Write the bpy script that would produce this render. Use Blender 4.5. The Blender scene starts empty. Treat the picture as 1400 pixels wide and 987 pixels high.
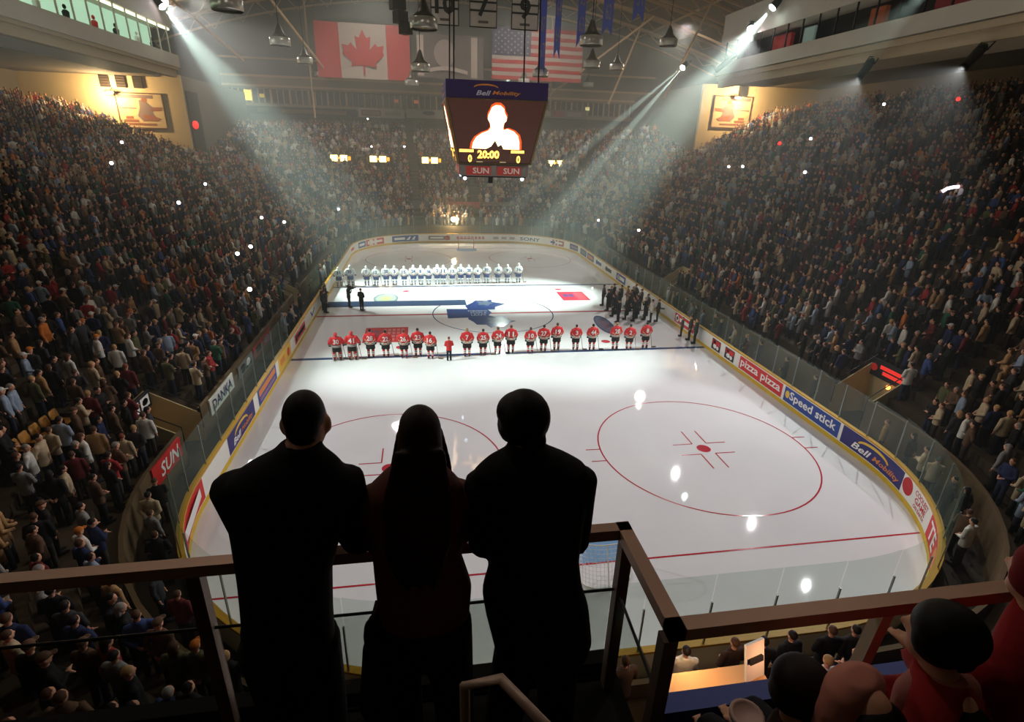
import bpy, bmesh, math, random
import numpy as np
from math import pi, sin, cos, radians, atan2, hypot, sqrt, tanh
from mathutils import Vector, Matrix
random.seed(7)
RNG = np.random.default_rng(11)
SC = bpy.context.scene
COL = SC.collection

# ------------------------------------------------------------------ helpers
def s2l(c):
    c = c / 255.0
    return c / 12.92 if c <= 0.04045 else ((c + 0.055) / 1.055) ** 2.4
def lin(rgb): return tuple(s2l(c) for c in rgb)

MATS = {}
def mat(name, rgb, rough=0.7, metal=0.0, spec=0.3, noise=0.0, nscale=8.0, emit=None, estr=1.0, bump=0.0):
    """Principled material with optional small procedural colour variation."""
    if name in MATS: return MATS[name]
    m = bpy.data.materials.new(name); m.use_nodes = True
    nt = m.node_tree; b = nt.nodes['Principled BSDF']
    c = lin(rgb)
    b.inputs['Base Color'].default_value = (*c, 1)
    b.inputs['Roughness'].default_value = rough
    b.inputs['Metallic'].default_value = metal
    b.inputs['Specular IOR Level'].default_value = spec
    if noise > 0 or bump > 0:
        tc = nt.nodes.new('ShaderNodeTexCoord')
        nz = nt.nodes.new('ShaderNodeTexNoise'); nz.inputs['Scale'].default_value = nscale
        nz.inputs['Detail'].default_value = 3
        nt.links.new(tc.outputs['Object'], nz.inputs['Vector'])
        if noise > 0:
            mx = nt.nodes.new('ShaderNodeMix'); mx.data_type = 'RGBA'
            mx.inputs[6].default_value = (*[x * (1 - noise) for x in c], 1)
            mx.inputs[7].default_value = (*[min(1, x * (1 + noise)) for x in c], 1)
            nt.links.new(nz.outputs['Fac'], mx.inputs[0])
            nt.links.new(mx.outputs[2], b.inputs['Base Color'])
        if bump > 0:
            bp = nt.nodes.new('ShaderNodeBump'); bp.inputs['Strength'].default_value = bump
            nt.links.new(nz.outputs['Fac'], bp.inputs['Height'])
            nt.links.new(bp.outputs['Normal'], b.inputs['Normal'])
    if emit is not None:
        b.inputs['Emission Color'].default_value = (*lin(emit), 1)
        b.inputs['Emission Strength'].default_value = estr
    MATS[name] = m
    return m

def obj_color_mat(name, rough=0.85, noise=0.15):
    """Cloth / hair material whose colour is the object's own colour."""
    m = bpy.data.materials.new(name); m.use_nodes = True
    nt = m.node_tree; b = nt.nodes['Principled BSDF']
    oi = nt.nodes.new('ShaderNodeObjectInfo')
    tc = nt.nodes.new('ShaderNodeTexCoord')
    nz = nt.nodes.new('ShaderNodeTexNoise'); nz.inputs['Scale'].default_value = 9
    nt.links.new(tc.outputs['Object'], nz.inputs['Vector'])
    mr = nt.nodes.new('ShaderNodeMapRange')
    mr.inputs['To Min'].default_value = 1 - noise; mr.inputs['To Max'].default_value = 1 + noise
    nt.links.new(nz.outputs['Fac'], mr.inputs['Value'])
    vm = nt.nodes.new('ShaderNodeVectorMath'); vm.operation = 'SCALE'
    nt.links.new(oi.outputs['Color'], vm.inputs[0]); nt.links.new(mr.outputs['Result'], vm.inputs['Scale'])
    nt.links.new(vm.outputs['Vector'], b.inputs['Base Color'])
    b.inputs['Roughness'].default_value = rough; b.inputs['Specular IOR Level'].default_value = 0.2
    MATS[name] = m
    return m

def glass_mat(name, tint, gloss=0.06, haze=0.03, hazecol=(150, 165, 160), rough=0.08):
    """Clear sheet: mostly transparent, a little mirror and a little scuffed white."""
    m = bpy.data.materials.new(name); m.use_nodes = True
    nt = m.node_tree; nt.nodes.clear()
    out = nt.nodes.new('ShaderNodeOutputMaterial')
    tr = nt.nodes.new('ShaderNodeBsdfTransparent'); tr.inputs[0].default_value = (*tint, 1)
    gl = nt.nodes.new('ShaderNodeBsdfGlossy'); gl.inputs['Roughness'].default_value = rough
    df = nt.nodes.new('ShaderNodeBsdfDiffuse'); df.inputs[0].default_value = (*lin(hazecol), 1)
    m1 = nt.nodes.new('ShaderNodeMixShader'); m1.inputs[0].default_value = gloss
    m2 = nt.nodes.new('ShaderNodeMixShader'); m2.inputs[0].default_value = haze
    nt.links.new(tr.outputs[0], m1.inputs[1]); nt.links.new(gl.outputs[0], m1.inputs[2])
    nt.links.new(m1.outputs[0], m2.inputs[1]); nt.links.new(df.outputs[0], m2.inputs[2])
    nt.links.new(m2.outputs[0], out.inputs[0])
    MATS[name] = m
    return m

class MB:
    """Collects shapes into one mesh."""
    def __init__(s): s.v = []; s.f = []; s.mi = []; s.m = 0
    def add(s, vs, fs):
        o = len(s.v); s.v.extend([tuple(p) for p in vs])
        for f in fs: s.f.append(tuple(i + o for i in f)); s.mi.append(s.m)
        return s
    def box(s, c, size, rz=0.0, rx=0.0):
        x, y, z = [a / 2 for a in size]
        P = [Vector((i * x, j * y, k * z)) for k in (-1, 1) for j in (-1, 1) for i in (-1, 1)]
        M = Matrix.Translation(c) @ Matrix.Rotation(rz, 4, 'Z') @ Matrix.Rotation(rx, 4, 'X')
        return s.add([M @ p for p in P], [(0, 2, 3, 1), (4, 5, 7, 6), (0, 1, 5, 4), (2, 6, 7, 3), (0, 4, 6, 2), (1, 3, 7, 5)])
    def tube(s, pts, rad, n=8, cap=True, sq=1.0):
        pts = [Vector(p) for p in pts]
        if not isinstance(rad, (list, tuple)): rad = [rad] * len(pts)
        vs = []
        ref = None
        for i, p in enumerate(pts):
            t = (pts[min(i + 1, len(pts) - 1)] - pts[max(i - 1, 0)])
            t = t.normalized() if t.length > 1e-9 else Vector((0, 0, 1))
            if ref is None: ref = Vector((1, 0, 0)) if abs(t.x) < 0.8 else Vector((0, 1, 0))
            u = (ref - t * ref.dot(t)).normalized(); ref = u; w = t.cross(u)
            for k in range(n):
                a = 2 * pi * (k + 0.5) / n
                vs.append(p + u * cos(a) * rad[i] + w * sin(a) * rad[i] * sq)
        fs = []
        for i in range(len(pts) - 1):
            for k in range(n):
                a, b = i * n + k, i * n + (k + 1) % n
                fs.append((a, b, b + n, a + n))
        if cap:
            fs.append(tuple(reversed(range(n)))); fs.append(tuple(range((len(pts) - 1) * n, len(pts) * n)))
        return s.add(vs, fs)
    def loft(s, rings, n=14, cap=True, pw=2.0):
        """rings: (cx, cy, cz, rx, ry) horizontal super-ellipses bottom to top."""
        vs = []
        for cx, cy, cz, rx, ry in rings:
            for k in range(n):
                a = 2 * pi * k / n; ca, sa = cos(a), sin(a)
                e = 2.0 / pw
                vs.append((cx + rx * math.copysign(abs(ca) ** e, ca), cy + ry * math.copysign(abs(sa) ** e, sa), cz))
        fs = []
        for i in range(len(rings) - 1):
            for k in range(n):
                a, b = i * n + k, i * n + (k + 1) % n
                fs.append((a, b, b + n, a + n))
        if cap:
            fs.append(tuple(reversed(range(n)))); fs.append(tuple(range((len(rings) - 1) * n, len(rings) * n)))
        return s.add(vs, fs)
    def ball(s, c, r, nu=12, nv=8, rz=0.0, rx=0.0):
        r = r if isinstance(r, (tuple, list)) else (r, r, r)
        M = Matrix.Translation(c) @ Matrix.Rotation(rz, 4, 'Z') @ Matrix.Rotation(rx, 4, 'X')
        vs = [M @ Vector((0, 0, -r[2]))]
        for j in range(1, nv):
            t = -pi / 2 + pi * j / nv
            for k in range(nu):
                a = 2 * pi * k / nu
                vs.append(M @ Vector((r[0] * cos(t) * cos(a), r[1] * cos(t) * sin(a), r[2] * sin(t))))
        vs.append(M @ Vector((0, 0, r[2])))
        fs = [(0, 1 + (k + 1) % nu, 1 + k) for k in range(nu)]
        for j in range(nv - 2):
            for k in range(nu):
                a, b = 1 + j * nu + k, 1 + j * nu + (k + 1) % nu
                fs.append((a, b, b + nu, a + nu))
        t = len(vs) - 1; o = 1 + (nv - 2) * nu
        fs += [(o + k, o + (k + 1) % nu, t) for k in range(nu)]
        return s.add(vs, fs)
    def prism(s, poly, z0, z1, M=None):
        """closed outline (x, y) extruded z0..z1, then moved by M."""
        n = len(poly); M = M or Matrix.Identity(4)
        vs = [M @ Vector((x, y, z0)) for x, y in poly] + [M @ Vector((x, y, z1)) for x, y in poly]
        fs = [tuple(reversed(range(n))), tuple(range(n, 2 * n))]
        fs += [(i, (i + 1) % n, (i + 1) % n + n, i + n) for i in range(n)]
        return s.add(vs, fs)
    def annulus(s, c, r0, r1, z, n=72, a0=0, a1=2 * pi):
        vs = []; fs = []
        for k in range(n + 1):
            a = a0 + (a1 - a0) * k / n
            vs += [(c[0] + r0 * cos(a), c[1] + r0 * sin(a), z), (c[0] + r1 * cos(a), c[1] + r1 * sin(a), z)]
        for k in range(n): fs.append((2 * k, 2 * k + 1, 2 * k + 3, 2 * k + 2))
        return s.add(vs, fs)
    def mesh(s, name, m, smooth=False):
        me = bpy.data.meshes.new(name); me.from_pydata(s.v, [], s.f)
        for x in (m if isinstance(m, (list, tuple)) else [m]): me.materials.append(x)
        if any(s.mi): me.polygons.foreach_set('material_index', s.mi)
        if smooth: me.polygons.foreach_set('use_smooth', [True] * len(me.polygons))
        me.update()
        return me
    def build(s, name, m, parent=None, smooth=False):
        return link(name, s.mesh(name, m, smooth), parent)

def link(name, me, parent=None, loc=None, rz=None):
    o = bpy.data.objects.new(name, me); COL.objects.link(o)
    if parent is not None: o.parent = parent
    if loc is not None: o.location = loc
    if rz is not None: o.rotation_euler = (0, 0, rz)
    return o
def tag(o, label=None, cat=None, group=None, kind=None):
    if label: o['label'] = label
    if cat: o['category'] = cat
    if group: o['group'] = group
    if kind: o['kind'] = kind
    return o
def thing(name, label, cat, loc=(0, 0, 0), rz=0, group=None):
    o = bpy.data.objects.new(name, None); COL.objects.link(o)
    o.location = loc; o.rotation_euler = (0, 0, rz); o.empty_display_size = 0.2
    return tag(o, label, cat, group)
def struct(o): o['kind'] = 'structure'; return o
def dup(root, loc, rz=None, label=None, group=None):
    r = root.copy(); COL.objects.link(r); r.location = loc
    if rz is not None: r.rotation_euler = (0, 0, rz)
    if label: r['label'] = label
    if group: r['group'] = group
    for ch in list(root.children):
        c = ch.copy(); COL.objects.link(c); c.parent = r
        for g in list(ch.children):
            d = g.copy(); COL.objects.link(d); d.parent = c
    return r

_TXT = {}
def text_geo(body, w=None, h=1.0, shear=0.0, bold=0.0, space=1.0):
    """letter outlines as verts / faces centred on the origin in x,y; height h, width w if given."""
    key = (body, shear, bold, space)
    if key not in _TXT:
        cu = bpy.data.curves.new('lettering', 'FONT'); cu.body = body; cu.size = 1.0; cu.shear = shear
        cu.offset = bold; cu.space_character = space; cu.resolution_u = 2
        o = bpy.data.objects.new('lettering', cu); COL.objects.link(o)
        dg = bpy.context.evaluated_depsgraph_get(); dg.update()
        me = bpy.data.meshes.new_from_object(o.evaluated_get(dg))
        V = [tuple(v.co) for v in me.vertices]; F = [tuple(p.vertices) for p in me.polygons]
        bpy.data.objects.remove(o); bpy.data.curves.remove(cu); bpy.data.meshes.remove(me)
        _TXT[key] = (V, F)
    V, F = _TXT[key]
    xs = [v[0] for v in V]; ys = [v[1] for v in V]
    cx, cy = (min(xs) + max(xs)) / 2, (min(ys) + max(ys)) / 2
    sy = h / max(1e-6, max(ys) - min(ys)); sx = sy if w is None else w / (max(xs) - min(xs))
    return [((x - cx) * sx, (y - cy) * sy) for x, y, _ in V], F

def remesh_mesh(mb, name, m, voxel=0.02, smooth=4, ratio=None):
    """union of overlapping solids as ONE continuous skin"""
    me = mb.mesh(name + '_src', m)
    o = bpy.data.objects.new(name + '_src', me); COL.objects.link(o)
    r = o.modifiers.new('r', 'REMESH'); r.mode = 'VOXEL'; r.voxel_size = voxel; r.use_smooth_shade = True
    if smooth:
        sm = o.modifiers.new('s', 'SMOOTH'); sm.iterations = smooth; sm.factor = 0.5
    if ratio:
        d = o.modifiers.new('d', 'DECIMATE'); d.ratio = ratio
    dg = bpy.context.evaluated_depsgraph_get(); dg.update()
    out = bpy.data.meshes.new_from_object(o.evaluated_get(dg)); out.name = name
    bpy.data.objects.remove(o); bpy.data.meshes.remove(me)
    out.polygons.foreach_set('use_smooth', [True] * len(out.polygons))
    if not out.materials: out.materials.append(m)
    return out

# ------------------------------------------------------------------ materials
M_white = mat('board_white', (232, 232, 226), 0.45, noise=0.04, nscale=3)
M_yellow = mat('kick_yellow', (214, 178, 40), 0.5, noise=0.1, nscale=4)
M_ochre = mat('cap_ochre', (196, 148, 38), 0.45, noise=0.1)
M_red = mat('paint_red', (186, 30, 40), 0.5)
M_blue = mat('paint_blue', (40, 62, 140), 0.5)
M_adred = mat('ad_red', (205, 38, 38), 0.5)
M_adblue = mat('ad_blue', (38, 70, 150), 0.5)
M_adnavy = mat('ad_navy', (44, 40, 110), 0.5)
M_adyellow = mat('ad_yellow', (226, 186, 60), 0.5)
M_adorange = mat('ad_orange', (214, 130, 60), 0.5)
M_adgrey = mat('ad_grey', (120, 120, 118), 0.5)
M_adblack = mat('ad_black', (30, 30, 34), 0.5)
M_letter_white = mat('letter_white', (235, 235, 232), 0.5)
M_steel = mat('steel', (150, 150, 148), 0.35, 0.9)
M_dark = mat('dark_metal', (28, 27, 26), 0.5, 0.4)
M_black = mat('black_cloth', (9, 9, 11), 0.9, noise=0.3, nscale=20)
M_tan = mat('tan_wall', (205, 182, 138), 0.8, noise=0.06, nscale=0.6)
M_beige = mat('beige_wall', (178, 162, 120), 0.8, noise=0.12, nscale=1.5)
M_terrace = mat('terrace_concrete', (74, 60, 44), 0.9, noise=0.2, nscale=0.7)
M_skin = mat('skin', (205, 150, 122), 0.6, noise=0.06)
M_cloth = obj_color_mat('cloth'); M_hair = obj_color_mat('hair', 0.6, 0.3)
M_glass = glass_mat('rink_glass', (0.84, 0.93, 0.89), 0.05, 0.075, (120, 156, 146))
M_panel = glass_mat('balcony_glass', (0.80, 0.82, 0.80), 0.03, 0.02, (120, 118, 110), 0.05)

# ------------------------------------------------------------------ camera
CAM = (-5.06, -39.13, 12.16); YAW, PITCH, ROLL, FPX = 0.1677, 0.3865, 0.0305, 737.0
def cam_axes():
    cy, sy, cp, sp = cos(YAW), sin(YAW), cos(PITCH), sin(PITCH)
    f = Vector((sy * cp, cy * cp, -sp)); r = Vector((cy, -sy, 0)); u = r.cross(f)
    c, s = cos(ROLL), sin(ROLL)
    return c * r + s * u, -s * r + c * u, f
CR, CU, CF = cam_axes()
def project(p):
    d = Vector(p) - Vector(CAM); z = d.dot(CF)
    if z < 0.1: return None
    return 700 + FPX * d.dot(CR) / z, 493.5 - FPX * d.dot(CU) / z, z
cd = bpy.data.cameras.new('camera'); co = bpy.data.objects.new('camera', cd); COL.objects.link(co)
cd.sensor_fit = 'HORIZONTAL'; cd.sensor_width = 36; cd.lens = FPX / 1400 * 36
cd.clip_start = 0.05; cd.clip_end = 400
co.matrix_world = Matrix(((CR.x, CU.x, -CF.x, CAM[0]), (CR.y, CU.y, -CF.y, CAM[1]), (CR.z, CU.z, -CF.z, CAM[2]), (0, 0, 0, 1)))
SC.camera = co
vs = SC.view_settings; vs.view_transform = 'Standard'; vs.look = 'None'; vs.gamma = 1; vs.exposure = 0; vs.use_curve_mapping = False
cyc = SC.cycles
cyc.max_bounces = 6; cyc.diffuse_bounces = 3; cyc.glossy_bounces = 2; cyc.transmission_bounces = 4
cyc.transparent_max_bounces = 20; cyc.volume_bounces = 0
cyc.sample_clamp_indirect = 4; cyc.sample_clamp_direct = 0
cyc.caustics_reflective = False; cyc.caustics_refractive = False
cyc.use_denoising = True
try:
    cyc.denoiser = 'OPENIMAGEDENOISE'; cyc.denoising_input_passes = 'RGB_ALBEDO_NORMAL'
except Exception: pass
W = bpy.data.worlds.new('dim_air'); SC.world = W; W.use_nodes = True
W.node_tree.nodes['Background'].inputs[0].default_value = (0.75, 0.62, 0.5, 1)
W.node_tree.nodes['Background'].inputs[1].default_value = 0.006

# ------------------------------------------------------------------ rink outline
HX, HY, CRR = 12.95, 30.48, 8.53
CXc, CYc = HX - CRR, HY - CRR
LS, LA, LE = 2 * CYc, CRR * pi / 2, 2 * CXc
PER = 2 * LS + 4 * LA + 2 * LE
def outline(s):
    """point and outward normal of the boards' inner face, anticlockwise from (HX, -CYc)"""
    s %= PER
    if s < LS: return HX, -CYc + s, 1.0, 0.0
    s -= LS
    if s < LA:
        a = s / CRR; return CXc + CRR * cos(a), CYc + CRR * sin(a), cos(a), sin(a)
    s -= LA
    if s < LE: return CXc - s, HY, 0.0, 1.0
    s -= LE
    if s < LA:
        a = pi / 2 + s / CRR; return -CXc + CRR * cos(a), CYc + CRR * sin(a), cos(a), sin(a)
    s -= LA
    if s < LS: return -HX, CYc - s, -1.0, 0.0
    s -= LS
    if s < LA:
        a = pi + s / CRR; return -CXc + CRR * cos(a), -CYc + CRR * sin(a), cos(a), sin(a)
    s -= LA
    if s < LE: return -CXc + s, -HY, 0.0, -1.0
    s -= LE
    a = 1.5 * pi + s / CRR; return CXc + CRR * cos(a), -CYc + CRR * sin(a), cos(a), sin(a)
S_R = lambda y: CYc + y                       # perimeter position of a point on the right boards
S_L = lambda y: LS + 2 * LA + LE + CYc - y
S_F = lambda x: LS + LA + CXc - x
S_N = lambda x: 2 * LS + 3 * LA + LE + CXc + x
def at(s, d, z):
    x, y, nx, ny = outline(s); return (x + nx * d, y + ny * d, z)
def s_list(s0, s1, step=0.6):
    n = max(1, int(math.ceil((s1 - s0) / step))); return [s0 + (s1 - s0) * i / n for i in range(n + 1)]
def strip(mb, s0, s1, prof, step=0.6, close=True):
    """sweep the closed profile [(d, z)...] along the outline"""
    ss = s_list(s0, s1, step); n = len(prof); vs = []; fs = []
    for s in ss:
        for d, z in prof: vs.append(at(s, d, z))
    for i in range(len(ss) - 1):
        for k in range(n if close else n - 1):
            a, b = i * n + k, i * n + (k + 1) % n
            fs.append((a, a + n, b + n, b))
    if close:
        fs.append(tuple(range(n))); fs.append(tuple(reversed(range((len(ss) - 1) * n, len(ss) * n))))
    return mb.add(vs, fs)

# ------------------------------------------------------------------ ice and its paint
def ice_material():
    m = bpy.data.materials.new('ice'); m.use_nodes = True
    nt = m.node_tree; b = nt.nodes['Principled BSDF']
    tc = nt.nodes.new('ShaderNodeTexCoord')
    nz = nt.nodes.new('ShaderNodeTexNoise'); nz.inputs['Scale'].default_value = 0.35; nz.inputs['Detail'].default_value = 6
    n2 = nt.nodes.new('ShaderNodeTexNoise'); n2.inputs['Scale'].default_value = 14; n2.inputs['Detail'].default_value = 4
    nt.links.new(tc.outputs['Object'], nz.inputs['Vector']); nt.links.new(tc.outputs['Object'], n2.inputs['Vector'])
    mx = nt.nodes.new('ShaderNodeMix'); mx.data_type = 'RGBA'
    mx.inputs[6].default_value = (0.70, 0.70, 0.72, 1); mx.inputs[7].default_value = (0.84, 0.84, 0.86, 1)
    nt.links.new(nz.outputs['Fac'], mx.inputs[0]); nt.links.new(mx.outputs[2], b.inputs['Base Color'])
    bp = nt.nodes.new('ShaderNodeBump'); bp.inputs['Strength'].default_value = 0.016; bp.inputs['Distance'].default_value = 0.02
    nt.links.new(n2.outputs['Fac'], bp.inputs['Height']); nt.links.new(bp.outputs['Normal'], b.inputs['Normal'])
    b.inputs['Roughness'].default_value = 0.03; b.inputs['Specular IOR Level'].default_value = 0.5
    return m
mb = MB()
pts = [at(s, 0.05, 0) for s in s_list(0, PER, 0.8)[:-1]]
mb.add(pts, [tuple(range(len(pts)))])
ICE = struct(mb.build('floor', ice_material())); ICE['label'] = 'white ice surface of the hockey rink'
def paint(rgb): return mat('ice_paint_%d_%d_%d' % rgb, rgb, 0.1, spec=0.3)
P_red, P_blue = paint((180, 40, 56)), paint((36, 62, 112))
def mark(name, mb, m): return mb.build(name, m, ICE)
def hband(y, w, z, x=HX - 0.03):
    hw = x if abs(y) < CYc else CXc + sqrt(CRR ** 2 - (abs(y) - CYc) ** 2) - 0.03
    return MB().add([(-hw, y - w / 2, z), (hw, y - w / 2, z), (hw, y + w / 2, z), (-hw, y + w / 2, z)], [(0, 1, 2, 3)])
mark('center_line', hband(0, 0.30, 0.004), paint((170, 60, 70)))
for y in (-8.38, 8.38): mark('blue_line', hband(y, 0.32, 0.004), P_blue)
for y in (-26.5, 26.5): mark('goal_line', hband(y, 0.07, 0.004), P_red)
mark('center_circle', MB().annulus((0, 0), 4.52, 4.60, 0.005), P_blue)
for sx in (-1, 1):
    for sy in (-1, 1):
        cx, cy = 6.7 * sx, 20.4 * sy
        m_ = MB().annulus((cx, cy), 4.54, 4.60, 0.005)
        for ex in (-1, 1):
            for ey in (-0.45, 0.45):
                xx = cx + ex * sqrt(4.57 ** 2 - ey ** 2)
                m_.box((xx + ex * 0.33, cy + ey, 0.005), (0.62, 0.055, 0.002))
            for ey in (-1, 1):
                m_.box((cx + ex * (0.33 + 0.45), cy + ey * 0.42, 0.005), (0.9, 0.055, 0.002))
                m_.box((cx + ex * 0.33, cy + ey * (0.42 + 0.55), 0.005), (0.055, 1.1, 0.002))
        mark('face_off_circle', m_, P_red)
        mark('face_off_dot', MB().add([(cx + 0.3 * cos(a * pi / 12), cy + 0.3 * sin(a * pi / 12), 0.006) for a in range(24)], [tuple(range(24))]), P_red)
        cx, cy = 6.7 * sx, 6.8 * sy
        mark('face_off_dot', MB().add([(cx + 0.3 * cos(a * pi / 12), cy + 0.3 * sin(a * pi / 12), 0.006) for a in range(24)], [tuple(range(24))]), P_red)
for sy in (-1, 1):
    y0 = 26.46 * sy
    poly = [(-1.2, y0, 0.003), (1.2, y0, 0.003)] + [(1.8 * cos(a), y0 - sy * 1.8 * sin(a), 0.003) for a in [radians(t) for t in range(48, 133, 7)]]
    mark('goal_crease', MB().add(poly, [tuple(range(len(poly)))]), paint((120, 160, 200)))
# big blue leaf emblem at centre ice, its stem pointing to the left boards
leaf = [(-3.49, 1.31), (-1.86, 1.21), (-1.97, 2.08), (-1.35, 2.95), (-1.02, 3.61), (-.3, 3.45), (0.29, 3.77), (0.27, 3.07), (1.28, 2.46), (0.35, 1.63),
        (0.26, 0.95), (-0.3, 0.93), (-0.1, 0.2), (-0.42, -0.55), (0.0, -0.9), (0.69, -0.78), (1.02, -1.76), (1.44, -2.05), (0.9, -2.35), (0.32, -3.41), (-0.2, -3.05), (-0.58, -3.45), (-0.83, -2.73), (-1.5, -2.68), (-1.7, -2.0), (-2.01, -1.37), (-1.98, -0.99), (-3.48, -1.08)]
emb = mark('leaf_emblem', MB().prism(leaf, 0.006, 0.008), paint((34, 60, 118)))
for x, y, w, h, t in ((-1.15, 0.62, 1.5, 0.34, 'TORONTO'), (-1.1, 0.12, 1.2, 0.3, 'MAPLE'), (-1.15, -0.38, 1.1, 0.3, 'LEAFS')):
    V, F = text_geo(t, w, h); MB().add([(x + a, y + b, 0.010) for a, b in V], F).build('lettering', paint((190, 198, 206)), emb)
grey_l = paint((92, 104, 124))  # greyer lobed patches laid over the emblem
for (cx, cy, a, b) in ((-0.35, 2.75, 0.55, 0.6), (0.15, -1.8, 0.75, 0.8)):
    pl = [(cx + a * cos(t) * (1 + 0.2 * cos(5 * t)), cy + b * sin(t) * (1 + 0.2 * cos(5 * t)), 0.009) for t in [k * pi / 20 for k in range(40)]]
    MB().add(pl, [tuple(range(40))]).build('leaf_vein', grey_l, emb)
# red painted advertisements and oval emblems in the neutral zone
def ice_ad(name, x0, x1, y0, y1, m, marks):
    o = mark(name, MB().add([(x0, y0, 0.005), (x1, y0, 0.005), (x1, y1, 0.005), (x0, y1, 0.005)], [(0, 1, 2, 3)]), m)
    for mbx, mm in marks: mbx.build('emblem_marks', mm, o)
def grid_marks(x0, x1, y0, y1, nx, ny, fill=0.62):
    b = MB()
    for i in range(nx):
        for j in range(ny):
            b.box((x0 + (i + .5) * (x1 - x0) / nx, y0 + (j + .5) * (y1 - y0) / ny, 0.008), ((x1 - x0) / nx * fill, (y1 - y0) / ny * fill, 0.001))
    return b
ice_ad('painted_advert', -9.15, -6.3, -5.85, -2.85, paint((196, 44, 52)), [(grid_marks(-8.0, -6.5, -5.6, -3.1, 5, 4), paint((214, 120, 122))), (grid_marks(-8.9, -8.2, -5.4, -3.4, 2, 3), paint((120, 70, 110)))])
ice_ad('painted_advert', 6.3, 8.65, 3.15, 5.95, paint((188, 44, 64)), [(grid_marks(7.7, 8.5, 3.4, 5.7, 5, 6), paint((210, 120, 130))), (grid_marks(6.6, 7.6, 4.2, 5.2, 2, 1, .9), paint((96, 60, 110)))])
def oval(cx, cy, a, b, rot, m, m2, m3):
    def ring(k, z): return MB().add([(cx + k * (a * cos(t) * cos(rot) - b * sin(t) * sin(rot)), cy + k * (a * cos(t) * sin(rot) + b * sin(t) * cos(rot)), z) for t in [i * pi / 24 for i in range(48)]], [tuple(range(48))])
    o = mark('oval_emblem', ring(1, 0.0045), m); ring(0.82, 0.007).build('emblem_ring', m2, o); ring(0.5, 0.0095).build('emblem_centre', m3, o)
oval(-8.25, 4.6, 1.0, 1.55, 0, paint((120, 136, 134)), paint((160, 176, 170)), paint((176, 182, 130)))
oval(7.75, -3.25, 0.62, 2.1, -0.06, paint((74, 86, 118)), paint((100, 108, 132)), paint((128, 104, 122)))
# blue carpet runner from the bench gate to centre ice
cp = MB().box((-7.45, 3.05, 0.012), (11.2, 1.45, 0.02)).build('carpet_runner', mat('carpet_blue', (34, 56, 88), 0.95, noise=0.15, nscale=20))
tag(cp, 'long dark blue carpet runner laid on the ice to the leaf emblem', 'carpet')

# ------------------------------------------------------------------ boards, advertisements, glass
BOARDS = thing('rink_boards', 'white rink boards with yellow kick plate, adverts and glass around the ice', 'rink boards')
strip(MB(), 0, PER, [(0, 0.2), (0, 1.07), (0.12, 1.07), (0.12, 0.0), (0.05, 0.0), (0.05, 0.2)]).build('board_panel', M_white, BOARDS)
strip(MB(), 0, PER, [(-0.012, 0.0), (-0.012, 0.2), (0.06, 0.2), (0.06, 0.0)]).build('kick_plate', M_yellow, BOARDS)
strip(MB(), 0, PER, [(-0.02, 1.07), (-0.02, 1.14), (0.16, 1.14), (0.16, 1.07)]).build('cap_rail', M_ochre, BOARDS)
def board_geo(mb, s_c, V, F, d, zc):
    return mb.add([at(s_c - u, d, zc + v) for u, v in V], F)
def ad(s_c, w, h, zc, bg, texts=(), shapes=(), name='advertisement'):
    """a printed advert on the boards; texts: (string, u, v, width, height, material, shear)"""
    mb = MB(); n = max(1, int(w / 0.5))
    for i in range(n):
        u0, u1 = -w / 2 + w * i / n, -w / 2 + w * (i + 1) / n
        board_geo(mb, s_c, [(u0, -h / 2), (u1, -h / 2), (u1, h / 2), (u0, h / 2)], [(0, 1, 2, 3)], -0.008, zc)
    o = mb.build(name, bg, BOARDS)
    for t in texts:
        V, F = text_geo(t[0], t[3], t[4], t[6] if len(t) > 6 else 0, 0.02)
        board_geo(MB(), s_c, [(a + t[1], b + t[2]) for a, b in V], F, -0.016, zc).build('lettering', t[5], o)
    for sh in shapes:
        V, m = sh; board_geo(MB(), s_c, V, [tuple(range(len(V)))], -0.014, zc).build('printed_mark', m, o)
    return o
def rect(u0, u1, v0, v1): return [(u0, v0), (u1, v0), (u1, v1), (u0, v1)]
def ell(u, v, a, b, n=20): return [(u + a * cos(k * 2 * pi / n), v + b * sin(k * 2 * pi / n)) for k in range(n)]
def swoosh(u, v, a, b): return [(u + a * cos(t), v + b * sin(t)) for t in [k * pi / 10 for k in range(11)]] + [(u + a * .88 * cos(t), v + b * .55 * sin(t)) for t in [pi - k * pi / 10 for k in range(11)]]
# right side, from the gate to the near corner
for yc in (-9.7, -11.3):
    ad(S_R(yc), 1.05, 0.68, 0.62, M_adblack, shapes=[(rect(-.45, .45, .02, .28), M_adred), (ell(-.12, -.1, .2, .14), M_letter_white), (ell(.22, -.14, .14, .12), M_letter_white), (ell(-.2, .15, .16, .09), M_letter_white)])
ad(S_R(-14.45), 4.05, 0.74, 0.64, M_adred, [('pizza pizza', 0, 0, 3.75, 0.56, M_letter_white)])
ad(S_R(-18.65), 3.95, 0.76, 0.64, M_adblue, [('Speed stick', 0.12, 0, 3.3, 0.56, M_letter_white)], [(ell(-1.72, .02, .16, .2), M_adyellow)])
ad(S_R(-22.75), 3.9, 0.8, 0.64, M_adnavy, [('Bell', -.75, -.14, 1.1, 0.3, M_letter_white, .3), ('Mobility', .75, -.16, 1.7, 0.3, M_adorange, .3)], [(swoosh(-.1, .05, .9, .27), M_adyellow)])
s_c = PER - 3.7
ad(s_c, 2.6, 0.84, 0.64, M_white, [('COOLEST', .45, .22, 1.2, .2, M_red), ('GAME', .45, -.03, 1.0, .22, M_red), ('ON EARTH', .45, -.27, 1.0, .15, M_red)], [(ell(-.72, .06, .36, .34), M_red), (swoosh(-.72, .0, .22, .2), M_letter_white)])
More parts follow.
